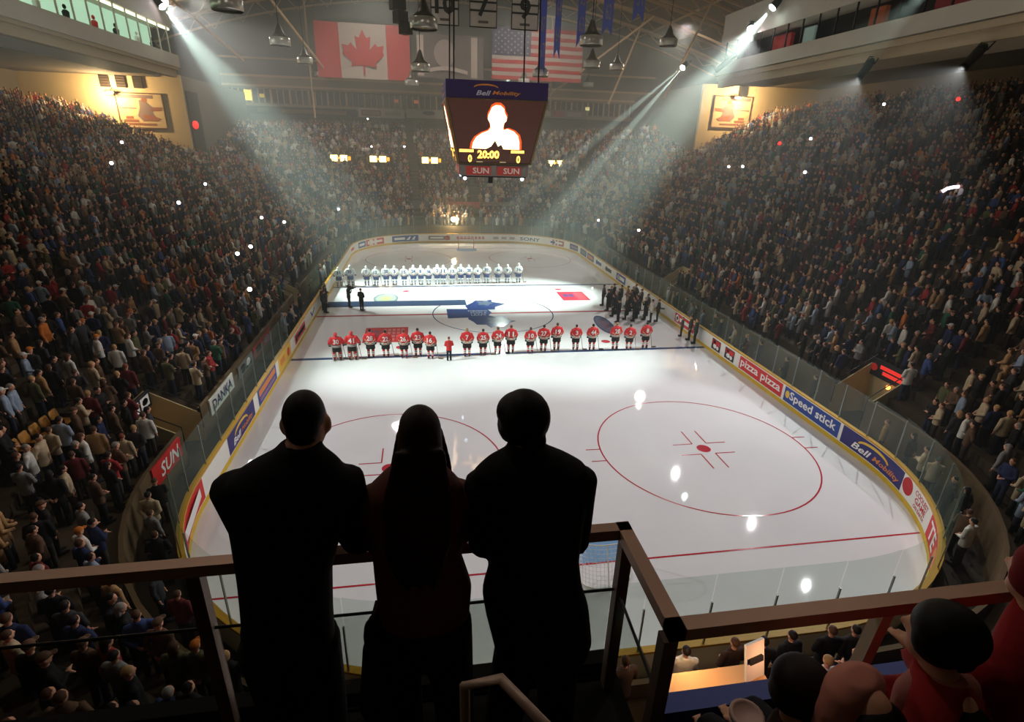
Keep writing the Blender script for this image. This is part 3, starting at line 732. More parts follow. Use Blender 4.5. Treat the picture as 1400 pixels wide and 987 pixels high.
# ------------------------------------------------------------------ flags and banners under the roof
M_flagred = mat('flag_red', (178, 44, 46), .85, noise=.06); M_flagwhite = mat('flag_white', (176, 160, 150), .85, noise=.05); M_flagblue = mat('flag_blue', (60, 56, 88), .85)
def cloth(w, h, x0, z0, nx=16, nz=6, amp=.12, y=0.0, thick=.03, ph=0.0):
    """gently rippled cloth rectangle, lower left corner x0, z0"""
    mb = MB(); vs = []
    f = lambda x: y + amp * sin(x * 1.3 + ph)
    for sgn in (0, 1):
        for j in range(nz + 1):
            for i in range(nx + 1):
                x = x0 + w * i / nx; vs.append((x, f(x) + sgn * thick, z0 + h * j / nz))
    fs = []; N = (nx + 1) * (nz + 1)
    for j in range(nz):
        for i in range(nx):
            a = j * (nx + 1) + i; fs += [(a, a + 1, a + nx + 2, a + nx + 1), (N + a + nx + 1, N + a + nx + 2, N + a + 1, N + a)]
    mb.add(vs, fs)
    return mb, f
def patch(V, f, dy=-.03): return MB().add([(u, f(u) + dy, v) for u, v in V], [tuple(range(len(V)))])
def bars(f, x0, x1, z0, z1, n=10, dy=-.03):
    mb = MB(); n = max(3, int((x1 - x0) * 4))
    for i in range(n):
        a, b = x0 + (x1 - x0) * i / n, x0 + (x1 - x0) * (i + 1) / n
        mb.add([(a, f(a) + dy, z0), (b, f(b) + dy, z0), (b, f(b) + dy, z1), (a, f(a) + dy, z1)], [(0, 1, 2, 3)])
    return mb
HALF = [(0, .48), (.09, .3), (.19, .34), (.155, .06), (.3, .2), (.34, .13), (.5, .16), (.455, .02), (.5, -.03), (.28, -.21), (.31, -.3), (.025, -.265), (.02, -.47)]
LEAF = [(x, y) for x, y in HALF] + [(-x, y) for x, y in reversed(HALF[1:])]
fl = thing('canada_flag', 'large red and white maple leaf flag hanging under the roof', 'flag', (-12.4, 48, 19.7))
w, h = 12.6, 6.7
mb, f = cloth(w, h, -w / 2, 0); mb.build('flag_field', M_flagwhite, fl, True)
for a, b in ((-w / 2, -w / 4), (w / 4, w / 2)): bars(f, a, b, 0, h).build('red_bar', M_flagred, fl)
patch([(x * 5.6, h * .48 + y * 5.8) for x, y in LEAF], lambda u: -.13, -.06).build('maple_leaf', M_flagred, fl)
fl = thing('united_states_flag', 'large striped flag with starred canton hanging under the roof', 'flag', (12.1, 48, 20.5))
w, h = 13.3, 6.6
mb, f = cloth(w, h, -w / 2, 0, ph=1); mb.build('flag_field', M_flagwhite, fl, True)
for k2 in range(7): bars(f, -w / 2, w / 2, k2 * 2 * h / 13, (k2 * 2 + 1) * h / 13).build('red_stripe', M_flagred, fl)
ca = bars(f, -w / 2, -w / 2 + w * .42, h * 6 / 13, h, 10, -.06).build('canton', M_flagblue, fl)
st = MB()
for i in range(9):
    for j in range(11):
        if (i + j) % 2 == 0:
            cx, cz = -w / 2 + w * .42 * (j + 1) / 12, h * 6 / 13 + h * 7 / 13 * (i + 1) / 10
            st.add([(cx + (.17 if q % 2 == 0 else .07) * sin(q * pi / 5), f(cx) - .09, cz + (.17 if q % 2 == 0 else .07) * cos(q * pi / 5)) for q in range(10)], [tuple(range(10))])
st.build('stars', M_flagwhite, ca)
fl = thing('crest_banner', 'dull grey crest banner with white side bands between the two large flags', 'banner', (-.5, 47.5, 20.2))
w, h = 9.4, 5.4
mb, f = cloth(w, h, -w / 2, 0, ph=2); mb.build('banner_field', mat('ban_crest', (98, 84, 82), .85), fl, True)
for a, b in ((-w / 2 + .1, -w / 2 + 1.0), (w / 2 - 1.8, w / 2 - .9)): bars(f, a, b, .2, h - .2, 4).build('white_band', M_flagwhite, fl)
sh = [(1.5 * cos(t) - .8, 3.1 + 1.7 * sin(t)) for t in [k2 * pi / 12 for k2 in range(24)]]
patch(sh, lambda u: -.14).build('crest_shield', mat('crest_grey', (150, 132, 126), .85), fl)
rb = [(-3.6 + 6 * q / 12, 1.0 + .5 * sin(pi * q / 12)) for q in range(13)] + [(-3.6 + 6 * q / 12, .5 + .5 * sin(pi * q / 12)) for q in range(12, -1, -1)]
patch(rb, lambda u: -.16, -.05).build('crest_ribbon', M_flagwhite, fl)
for num, nm, x in (('10', 'ten', -2.95), ('7', 'seven', -.08), ('9', 'nine', 3.1)):
    t = thing('number_banner', 'white banner with black bars and the number %s hanging above the scoreboard' % nm, 'banner', (x, 8, 20.05), 0, 'retired number banners')
    w, h = 2.1, 3.0
    mb, f = cloth(w, h, -w / 2, 0, 8, 3, .03); mb.build('banner_field', mat('num_white', (244, 240, 232), .8), t)
    bd = MB()
    for a, b, c, d_ in ((-w / 2, -w / 2 + .07, 0, h), (w / 2 - .07, w / 2, 0, h), (-w / 2, w / 2, 0, .08)): bd.add([(a, -.05, c), (b, -.05, c), (b, -.05, d_), (a, -.05, d_)], [(0, 1, 2, 3)])
    for z in (1.05, 1.6): bd.add([(-w / 2, -.05, z), (w / 2, -.05, z), (w / 2, -.05, z + .13), (-w / 2, -.05, z + .13)], [(0, 1, 2, 3)])
    bd.build('black_bars', M_adblack, t)
    V, F = text_geo(num, None, 1.35, 0, .03); MB().add([(a, -.08, 1.4 + b) for a, b in V], F).build('banner_number', M_adblack, t)
    MB().add([(a, -.08, .38 + b) for a, b in rect(-.38, .38, -.08, .08)], [(0, 1, 2, 3)]).build('name_strip', mat('num_grey', (110, 104, 100), .8), t)
M_pen = mat('pennant_blue', (74, 96, 214), .8, noise=.08)
for i, (x, z0, w, tilt, lab) in enumerate(((7.0, 18.5, .85, .6, 'longest blue pennant with white digits, hanging beside the number nine banner'), (8.45, 19.9, .85, .6, 'blue pennant second from the number nine banner'), (10.75, 20.9, .95, .45, 'blue pennant third from the number nine banner'), (13.4, 22.1, 1.1, .2, 'blue pennant fourth from the number nine banner'), (16.45, 23.4, 1.2, .1, 'shortest blue pennant, farthest from the number nine banner'))):
    t = thing('pennant', lab, 'pennant', (x, 20, z0), tilt, 'blue championship pennants')
    h = 29.5 - z0
    MB().prism([(-w / 2, 0), (0, .75), (w / 2, 0), (w / 2, h), (-w / 2, h)], -.02, .02, Matrix(((1, 0, 0, 0), (0, 0, 1, 0), (0, 1, 0, 0), (0, 0, 0, 1)))).build('pennant_cloth', M_pen, t)
    V, F = text_geo(('67', '64', '63', '62', '51')[i], .6, 1.3)
    for zz in (2.0, 4.2): MB().add([(a, -.05, zz + b) for a, b in V], F).build('pennant_digits', M_flagwhite, t)

# ------------------------------------------------------------------ hanging can lamps
def can(first, loc, label, d=1.6, tilt=0):
    if first is None:
        t = thing('arena_lamp', label, 'lamp', loc, 0, 'round metal arena lamps')
        MB().loft([(0, 0, -.3, .8, .8), (0, 0, -.26, .83, .83), (0, 0, .28, .83, .83), (0, 0, .3, .76, .76)], 28, False).build('drum', mat('drum_metal', (222, 222, 214), .28, .55), t, True)
        MB().loft([(0, 0, .3, .76, .76), (0, 0, .6, .4, .4), (0, 0, 1.2, .16, .16), (0, 0, 1.35, .1, .1)], 20).build('hood', mat('hood_metal', (96, 90, 84), .45, .5), t, True)
        MB().loft([(0, 0, -.2, .74, .74), (0, 0, -.16, .74, .74)], 24).build('lens', mat('lens_dull', (70, 64, 58), .3), t)
        MB().tube([(0, 0, 1.3), (0, 0, 9)], .03, 5).build('cable', M_dark, t)
        return t
    return dup(first, loc, None, label)
CAN = None
for loc, lab in (((-15.27, -2.44, 18.66), 'big dark arena lamp at the top edge near the left light beam'), ((-16.43, 15.44, 19.38), 'arena lamp left of the maple leaf flag, upper of two'), ((-17.22, 30.6, 19.7), 'arena lamp at the left edge of the maple leaf flag'),
                 ((-19.35, 54.0, 20.6), 'small far arena lamp at the lower left corner of the maple leaf flag'), ((-4.61, -.9, 18.6), 'large shiny arena lamp left of the number ten banner'), ((-4.84, 14.72, 17.9), 'arena lamp below the maple leaf flag, nearest its right edge'),
                 ((-5.85, 35.26, 18.4), 'small arena lamp above the far boxes left of the scoreboard'), ((7.46, 4.58, 19.1), 'large shiny arena lamp below the third blue pennant'), ((18.56, 16.79, 21.3), 'arena lamp alone to the right of the pennants'), ((17.54, 28.41, 20.41), 'cone topped arena lamp at the right edge of the striped flag'),
                 ((12.02, 19.69, 19.48), 'arena lamp on the right edge of the striped flag'), ((7.53, 22.92, 18.8), 'arena lamp under the longest blue pennant above the scoreboard'), ((10.02, 47.0, 20.3), 'small arena lamp above the top of the scoreboard'), ((21.67, 54.0, 20.9), 'smallest arena lamp, low right of the striped flag'), ((7.0, -12.89, 18.7), 'big dark arena lamp at the top edge right of the pennants')):
    c = can(CAN, loc, lab); CAN = CAN or c

# dark loudspeaker cluster in front of the maple leaf flag
t = thing('loudspeaker_cluster', 'dark hanging loudspeaker cluster in front of the maple leaf flag', 'loudspeaker', (-6.9, 16, 22.0))
for q, (dx, dz, w_) in enumerate(((-.9, 2.6, 1.0), (-.2, 1.7, 1.1), (.3, .8, 1.2), (.5, -.2, 1.0), (.9, -1.0, .8))): MB().box((dx, 0, dz), (w_, .9, .9), .2 * q).build('speaker_box', M_dark, t)
MB().tube([(-.5, 0, 2.6), (-.5, 0, 9)], .05, 5).build('cable', M_dark, t)
MB().tube([(.8, 0, -.9), (3.0, .2, -.6)], .06, 5).build('arm', M_dark, t)

# ------------------------------------------------------------------ scoreboard
SB = thing('scoreboard', 'hanging four sided scoreboard showing a bright figure and 20:00', 'scoreboard', (-.35, 0, 0))
M_sbframe = mat('sb_frame', (40, 34, 30), .5); M_sbgold = mat('sb_gold', (150, 126, 74), .4, .5)
T, Bm, zt, zb_ = 3.1, 2.36, 14.5, 10.75
core = MB()
def frustum(mb, b, t, z0, z1):
    v = [(-b, -b, z0), (b, -b, z0), (b, b, z0), (-b, b, z0), (-t, -t, z1), (t, -t, z1), (t, t, z1), (-t, t, z1)]
    return mb.add(v, [(3, 2, 1, 0), (4, 5, 6, 7), (0, 1, 5, 4), (1, 2, 6, 5), (2, 3, 7, 6), (3, 0, 4, 7)])
frustum(core, Bm, T, zb_, zt).build('core', M_sbframe, SB)
hd = frustum(MB(), T + .02, T + .02, zt, 15.5).build('header_box', mat('sb_navy', (58, 42, 92), .5, emit=(70, 46, 110), estr=.05), SB)
def face(V, F, d, M4=None, slant=True):
    """map face coordinates (u across, t 0..1 up the slanted screen) to the front (-y) side"""
    out = []
    for u, t in V:
        hh = Bm + (T - Bm) * t; out.append((u, -hh - d, zb_ + (zt - zb_) * t))
    return out
sides = [Matrix.Rotation(a, 4, 'Z') for a in (0, pi / 2, pi, 3 * pi / 2)]
E_scr = mat('screen_dim', (40, 18, 12), .4, emit=(84, 48, 40), estr=.5)
E_hot = mat('screen_hot', (255, 235, 190), .4, emit=(255, 226, 170), estr=4.0)
E_halo = mat('screen_halo', (255, 100, 30), .4, emit=(235, 84, 34), estr=1.0)
E_dig = mat('digits', (255, 190, 90), .4, emit=(255, 186, 84), estr=3.0)
fig = [(-1.5, .25), (-1.45, .36), (-1.25, .47), (-.9, .55), (-.5, .6), (-.36, .66), (-.4, .74), (-.55, .82), (-.52, .9), (-.42, .98 - .02), (-.32, 1.06 - .02), (-.1, 1.12 - .04), (.2, 1.08), (.42, 1.02), (.5, .93), (.62, .87), (.6, .79), (.48, .76), (.42, .68), (.44, .62), (.7, .645), (1.1, .6), (1.38, .52), (1.5, .4), (1.52, .25), (.5, .25), (.35, .34), (.15, .3), (-.05, .42), (-.3, .3), (-.6, .25)]
fig = [(u - .0, .25 + (t - .25) * .8) for u, t in fig]
cxm = sum(p[0] for p in fig) / len(fig)
halo = [(u * 1.1 + .0, .25 + (t - .25) * 1.06 if t > .26 else t) for u, t in fig]
for k2, RM in enumerate(sides):
    def put(nm, V, d, m, par=SB, F=None):
        pts = [RM @ Vector(p) for p in face(V, None, d)]
        return MB().add(pts, F or [tuple(range(len(V)))]).build(nm, m, par)
    scr = put('screen', [(-Bm + .1, .03), (Bm - .1, .03), (T - .12, .985), (-T + .12, .985)], .03, E_scr)
    fr = MB()
    for a, b in (((-Bm + .04, .01), (-T + .04, 1)), ((Bm - .04, .01), (T - .04, 1)), ((-T + .04, .995), (T - .04, .995)), ((-Bm, .01), (Bm, .01))):
        p, q = face([a, b], None, .03); fr.tube([RM @ Vector(p), RM @ Vector(q)], .04, 4)
    fr.build('screen_frame', M_sbgold, SB)
    if k2 in (0, 3, 1, 2):
        put('picture_halo', halo, .045, E_halo, scr); put('picture_figure', fig, .06, E_hot, scr)
        def txt(s_, u, t_, w_, h_):
            V, F = text_geo(s_, w_, h_ / (zt - zb_), 0, .04)
            put('display_digits', [(u + a, t_ + b) for a, b in V], .06, E_dig, scr, F)
        txt('20:00', -.45, .16, 1.4, .5); txt('0', -1.62, .09, .26, .46); txt('0', 1.5, .09, .26, .46)
        put('display_bar', rect(-2.3, -1.4, .19, .235), .06, E_dig, scr); put('display_bar', rect(1.0, 1.85, .19, .235), .06, E_dig, scr)
        put('display_bar', rect(-1.2, -.8, .03, .05), .06, mat('bar_dim', (150, 130, 100), .4, emit=(190, 170, 130), estr=.5), scr); put('display_bar', rect(.3, .7, .03, .05), .06, MATS['bar_dim'], scr)
        bx_ = MB()
        for a, b in (((-1.25, .07), (.95, .07)), ((-1.25, .245), (.95, .245)), ((-1.25, .07), (-1.25, .245)), ((.95, .07), (.95, .245)), ((.3, .07), (.3, .245))):
            p, q = face([a, b], None, .05); bx_.tube([RM @ Vector(p), RM @ Vector(q)], .02, 4)
        bx_.build('clock_frame', M_sbgold, scr)
    # header lettering
    for s_, u, w_, m in (('Bell', -.85, .9, mat('hd_white', (190, 186, 194), .4, emit=(200, 200, 210), estr=.12)), ('Mobility', .55, 1.75, mat('hd_gold', (214, 140, 60), .4, emit=(214, 130, 50), estr=.1))):
        V, F = text_geo(s_, w_, .27, .3, .02)
        MB().add([RM @ Vector((u + a, -T - .05, 14.82 + b)) for a, b in V], F).build('lettering', m, hd)
    MB().add([RM @ Vector((u, -T - .05, v)) for u, v in swoosh(-.7, 15.12, .75, .2)], [tuple(range(22))]).build('printed_mark', MATS['hd_gold'], hd)
    if k2 == 0: bb = frustum(MB(), 2.2, 2.25, 10.02, zb_ - .05).build('bottom_box', mat('sb_pale', (150, 142, 136), .5), SB)
    for u in (-1.0, 1.0):
        MB().add([RM @ Vector((u + a, -2.27, 10.36 + b)) for a, b in rect(-.85, .75, -.27, .27)], [(0, 1, 2, 3)]).build('red_panel', mat('sb_red', (190, 66, 58), .5, emit=(190, 60, 50), estr=.15), bb)
        V, F = text_geo('SUN', 1.05, .36, 0, .02); MB().add([RM @ Vector((u + .1 + a, -2.29, 10.36 + b)) for a, b in V], F).build('lettering', mat('sb_white', (226, 214, 206), .5, emit=(220, 205, 195), estr=.2), bb)
for x in (-1.9, 1.9):
    for y in (-1.9, 1.9):
        MB().ball((x, y, 9.85), .11, 8, 6).build('corner_lamp', mat('lamp_bluewhite', (220, 230, 255), .5, emit=(215, 228, 255), estr=8), SB)
MB().box((0, 0, 9.75), (.3, .3, .6)).build('center_post', M_dark, SB)
MB().box((0, 0, 9.98), (4.2, 4.2, .08)).build('bottom_tray', M_dark, SB)
cb = MB()
for x, y in ((-2.6, -2.6), (2.6, -2.6), (-2.6, 2.6), (2.6, 2.6)): cb.tube([(x, y, 15.4), (x * .9, y * .9, 32)], .05, 5)
cb.build('hanging_cables', M_dark, SB)

# ------------------------------------------------------------------ lights and haze
def spot(name, loc, target, power, size_deg, blend=.3, col=(1, 1, 1), rad=.15):
    l = bpy.data.lights.new(name, 'SPOT'); l.energy = power; l.spot_size = radians(size_deg); l.spot_blend = blend
    l.color = col; l.shadow_soft_size = rad
    o = bpy.data.objects.new(name, l); COL.objects.link(o); o.location = loc
    o.rotation_euler = (Vector(target) - Vector(loc)).to_track_quat('-Z', 'Y').to_euler()
    return o
def lamp_head(label, loc, target, power, size_deg, col, glow, gstr, blend=.35, rad=.07, lens=.3, nm='flood_lamp', grp=None, hood=False):
    """a can shaped lamp on a yoke, its lens lit, with the light it throws"""
    d = (Vector(target) - Vector(loc)).normalized()
    t = thing(nm, label, 'lamp', loc, 0, grp); t.rotation_euler = d.to_track_quat('-Z', 'Y').to_euler()
    MB().loft([(0, 0, .1, lens, lens), (0, 0, .75, lens * .9, lens * .9), (0, 0, .95, lens * .5, lens * .5)], 16).build('housing', M_dark, t, True)
    MB().ball((0, 0, .1), (lens * .93, lens * .93, lens * .35), 16, 8).build('lens', mat('lens_dark' if hood else 'lens_%s' % str(glow), (60, 60, 60) if hood else glow, .4, emit=None if hood else glow, estr=gstr), t, True)
    if hood: MB().loft([(0, 0, -1.0, lens * .85, lens * .85), (0, 0, .3, lens * 1.02, lens * 1.02)], 16, False).build('hood', M_dark, t, True)
    MB().tube([(lens * 1.15, 0, .5), (lens * 1.15, 0, 1.3), (-lens * 1.15, 0, 1.3), (-lens * 1.15, 0, .5)], .04, 6).build('yoke', M_dark, t)
    spot('light', Vector(loc) + d * (1.05 if hood else .25), target, power, size_deg, blend, col, rad)
    return t
FL = 7300
wht = (1, .965, .985)
lamp_head('starry white lamp hanging under the right gallery, right of the beam lamps', (21.4, 7.4, 21.0), (3, -14, 0), FL * 1.3, 52, wht, (255, 240, 250), 60)
lamp_head('hooded lamp under the right gallery out toward centre ice', (21.4, -6.4, 16.8), (1.5, -20, 0), FL * 1.0, 60, wht, (255, 240, 250), 60, lens=.24, hood=True)
lamp_head('hooded lamp under the right gallery over the near corner of the rink', (21.4, -13.4, 16.6), (-2, -24, 0), FL * .8, 62, wht, (255, 240, 250), 60, lens=.24, hood=True)
lamp_head('starry white lamp hanging at the far end of the left gallery', (-24.8, 15.2, 21.6), (0, -7, 0), FL * 1.3, 50, wht, (255, 240, 255), 60)
lamp_head('hooded lamp under the left gallery over the near left corner', (-24.8, -12, 17.0), (2, -19, 0), FL * .9, 56, wht, (255, 240, 255), 60, lens=.24, hood=True)
lamp_head('hooded lamp under the right gallery over the far end of the rink', (21.4, 10.5, 19.0), (0, 21, 0), FL * .6, 60, wht, (255, 240, 255), 60, lens=.24, hood=True)
mint = (.80, 1.0, .90)
BP = 120000
lamp_head('spotlight throwing the wide beam at the left', (-24.4, 13.6, 21.0), (-7.0, 6.5, 0), BP * .85, 27, mint, (235, 255, 250), 60, .9, .08, nm='beam_spotlight')
lamp_head('upper spotlight throwing the wide beam at the right', (21.2, 4.6, 21.9), (3.5, 5.5, 0), BP * 1.1, 28, mint, (235, 255, 250), 60, .9, .08, nm='beam_spotlight')
lamp_head('lower spotlight throwing two narrow beams at the right', (22.4, 21.5, 19.8), (.6, 7.4, 0), BP * 2.4, 4.5, mint, (255, 250, 240), 60, .3, .06, nm='beam_spotlight')
spot('light', (22.1, 21.2, 19.7), (-6.2, 6.8, 0), BP * 2.0, 4, .3, mint, .06)
# two more spotlights on the red line of players, from the galleries outside the picture
spot('light', (-24.4, -14, 20.5), (-5.5, -9.5, 0), BP * .3, 26, .9, mint, .1)
spot('light', (21.4, -10, 20.5), (3.5, -9.5, 0), BP * .26, 26, .9, mint, .1)
spot('light', (-24.4, -16, 20.5), (-5.5, 9.2, .9), BP * .55, 15, .9, mint, .1)  # unseen spots added from the near side to brighten the far line of players
spot('light', (21.4, -12, 20.5), (-3.5, 9.2, .9), BP * .5, 13, .9, mint, .1)
# far spots that throw the players' shadows toward the camera
spot('light', (-10, 50, 21), (-2.0, -9.5, 0), BP * .22, 22, .9, mint, .12)
spot('light', (8, 50, 21), (4, -9.5, 0), BP * .2, 22, .9, mint, .12)
def point(loc, power, col, rad=.15):
    l = bpy.data.lights.new('light', 'POINT'); l.energy = power; l.color = col; l.shadow_soft_size = rad
    o = bpy.data.objects.new('light', l); COL.objects.link(o); o.location = loc
warm = (1, .72, .36)
point((-38.0, 30.6, 15.8), 2600, warm, .3); point((35.0, 30.3, 18.0), 2700, warm, .3)
# warm lamp behind the far glass
t = thing('far_floodlight', 'bright warm floodlight behind the far glass, streaking on the ice', 'lamp', (-1.2, 32.1, 0))
MB().tube([(0, 0, .3), (0, 0, 2.5)], .04, 6).build('stand', M_dark, t); MB().ball((0, 0, 2.7), (.3, .2, .3), 12, 8).build('lens', mat('lens_amber', (255, 220, 150), .4, emit=(255, 214, 140), estr=70), t)
point((-1.2, 31.6, 2.7), 1500, (1, .8, .5), .25)
# unseen area lights added below the roof so that the crowd reads
for x in (-30, -10, 10, 30):
    for y in (-24, 6, 38):
        l = bpy.data.lights.new('light', 'AREA'); l.shape = 'DISK'; l.size = 1.5; l.energy = 1900 if y > 30 else ((520 if y < -20 else 380) if x < 0 else (420 if (y < -20 and x < 20) else 170)); l.color = (1, .93, .82) if y > 30 else (1, .87, .72)
        o = bpy.data.objects.new('light', l); COL.objects.link(o); o.location = (x, y, roof_z(x) - 2.4)
# haze in the air of the hall
hz = bpy.data.materials.new('haze'); hz.use_nodes = True
nt = hz.node_tree; nt.nodes.clear()
out = nt.nodes.new('ShaderNodeOutputMaterial'); vsn = nt.nodes.new('ShaderNodeVolumeScatter')
vsn.inputs['Color'].default_value = (.92, 1, .95, 1); vsn.inputs['Density'].default_value = 0.0014; vsn.inputs['Anisotropy'].default_value = .25
nt.links.new(vsn.outputs[0], out.inputs['Volume'])
hb = MB().box((0, 12, 14.2), (93.5, 90.8, 27.6)).build('haze', hz); tag(hb, 'thin haze hanging over the ice and the far stands', 'haze', None, 'stuff')
hz2 = hz.copy(); hz2.name = 'haze_thick'; [n for n in hz2.node_tree.nodes if n.type == 'VOLUME_SCATTER'][0].inputs['Density'].default_value = 0.0068
hb = MB().box((0, 28.5, 13.6), (60, 56.6, 26.4)).build('haze', hz2); tag(hb, 'thicker haze over the far half of the ice and the far stand', 'haze', None, 'stuff')

# exit lamps over the far stand's doorways
for x, lab in ((-16.0, 'leftmost of the four pairs of lit yellow doorway lamps in the far stand'), (-10.7, 'second pair of lit yellow doorway lamps in the far stand from the left'), (-3.5, 'pair of lit yellow doorway lamps just left of the scoreboard'), (14.9, 'pair of lit yellow doorway lamps right of the scoreboard')):
    t = thing('doorway_lamp', lab, 'lamp', (x, 43.6, 9.35))
    MB().box((0, .25, 0), (3.4, .3, 1.0)).build('door_head', mat('door_head', (70, 62, 48), .8), t)
    for dx in (-.95, .35): MB().box((dx, 0, 0), (.9, .2, .78)).build('lamp_panel', mat('lamp_yellow', (255, 235, 150), .5, emit=(255, 226, 130), estr=7), t)
    MB().box((1.1, .02, 0), (.35, .16, .5)).build('lamp_panel', mat('lamp_amber', (230, 160, 50), .5, emit=(220, 150, 40), estr=2.5), t)
    MB().box((-.3, .02, 0), (.4, .16, .3)).build('lamp_panel', MATS['lamp_amber'], t)

# ------------------------------------------------------------------ people: prototypes
def human_parts(arms='down', lean=0.0, s=1.0):
    """solids for a standing person 1.74 m tall facing +y: dict of MBs"""
    sh = Vector((.19, -.01, 1.42)); 
    A = {'down': [(.20, -.01, 1.41), (.27, -.02, 1.14), (.25, .06, .88)], 'front': [(.20, -.01, 1.41), (.28, .0, 1.14), (.08, .2, 1.02)],
         'back': [(.20, -.01, 1.41), (.29, -.08, 1.15), (.07, -.17, .95)], 'fold': [(.20, -.01, 1.41), (.28, .04, 1.16), (.0, .22, 1.16)],
         'up': [(.20, -.01, 1.41), (.26, .12, 1.2), (.12, .24, 1.42)]}[arms]
    body = MB(); body.loft([(0, 0, .84, .15, .11), (0, 0, 1.0, .145, .1), (0, 0, 1.2, .165, .105), (0, 0, 1.38, .18, .1), (0, -.01, 1.45, .12, .08), (0, 0, 1.49, .055, .055)], 14)
    body.tube([(0, 0, 1.44), (0, .01, 1.56)], [.055, .05], 10)
    body.ball((0, .02, 1.635), (.076, .095, .115), 16, 12); body.ball((0, .115, 1.625), (.014, .02, .022), 8, 6); body.ball((0, .055, 1.565), (.045, .05, .04), 10, 8)
    for e in (-1, 1):
        body.ball((e * .078, .01, 1.63), (.012, .025, .035), 8, 6)
        body.tube([(e * .09, 0, .9), (e * .1, .02, .48), (e * .105, -.01, .08)], [.085, .058, .04], 10)
        body.tube([(e * .105, -.03, .04), (e * .11, .16, .03)], [.04, .035], 8)
        a = [Vector((e * x, y, z)) for x, y, z in A]
        body.tube(a, [.048, .042, .03], 8)
        hd = (a[2] - a[1]).normalized(); h = a[2] + hd * .07
        body.ball(a[2] + hd * .045, (.036, .036, .045), 8, 6)
        for q in range(4):
            o = Vector((e * (-.024 + q * .016), .0, 0)); body.tube([a[2] + hd * .06 + o, a[2] + hd * (.11 + .012 * (1 if q in (1, 2) else 0)) + o + Vector((0, .012, 0)), a[2] + hd * .14 + o + Vector((0, .03, -.01))], [.009, .008, .007], 5)
        body.tube([a[2] + hd * .02, a[2] + hd * .06 + Vector((-e * .03, .03, 0))], [.011, .009], 5)
    jacket = MB(); jacket.loft([(0, 0, .78, .2, .145), (0, 0, .95, .185, .135), (0, 0, 1.2, .2, .135), (0, -.005, 1.36, .215, .125), (0, -.01, 1.44, .165, .1), (0, -.01, 1.5, .085, .078)], 16)
    for e in (-1, 1):
        a = [Vector((e * x, y, z)) for x, y, z in A]; jacket.tube([a[0] - Vector((e * .04, 0, 0)), a[0], a[1], a[1].lerp(a[2], .9)], [.06, .075, .064, .052], 10)
    trou = MB()
    trou.loft([(0, 0, .74, .17, .125), (0, 0, .96, .165, .12)], 14)
    for e in (-1, 1): trou.tube([(e * .09, 0, .86), (e * .1, .02, .48), (e * .105, -.01, .05)], [.1, .078, .066], 10)
    for e in (-1, 1): trou.tube([(e * .105, -.07, .055), (e * .108, .06, .05), (e * .112, .2, .04)], [.052, .05, .042], 10); trou.ball((e * .112, .2, .045), (.045, .05, .04), 8, 6)
    hair = MB()
    hair.ball((0, .0, 1.665), (.084, .1, .098), 14, 10)
    cap = MB(); cap.ball((0, .01, 1.69), (.088, .104, .085), 14, 10); cap.loft([(0, .13, 1.67, .07, .08), (0, .13, 1.685, .07, .075)], 12)
    longh = MB(); longh.ball((0, .0, 1.66), (.09, .105, .1), 14, 10); longh.loft([(0, -.06, 1.42, .07, .04), (0, -.05, 1.55, .095, .06), (0, -.03, 1.66, .088, .07)], 12)
    return body, jacket, trou, hair, cap, longh
PROTO = {}
for arms in ('down', 'front', 'back', 'fold', 'up'):
    b, j, t, h, c, lh = human_parts(arms)
    PROTO[arms] = dict(body=remesh_mesh(b, 'body', M_skin, .014, 2, .45), jacket=remesh_mesh(j, 'jacket', M_cloth, .02, 4, .6),
                       trousers=remesh_mesh(t, 'trousers', M_cloth, .02, 3, .6))
HEADW = dict(hair=remesh_mesh(h, 'hair', M_hair, .015, 2, .6), cap=remesh_mesh(c, 'cap', M_cloth, .012, 2, .6), long=remesh_mesh(lh, 'hair', M_hair, .015, 2, .6))
def make_person(name, label, loc, rz, arms, jc, tc, hc, head='hair', group=None, scale=1.0):
    r = thing(name, label, 'person', loc, rz, group); r.scale = (scale,) * 3
    P = PROTO[arms]
    link('body', P['body'], r)
    for nm, me, c in (('jacket', P['jacket'], jc), ('trousers', P['trousers'], tc), ('cap' if head == 'cap' else 'hair', HEADW[head], hc)):
        o = link(nm, me, r); o.color = (*lin(c), 1)
    return r

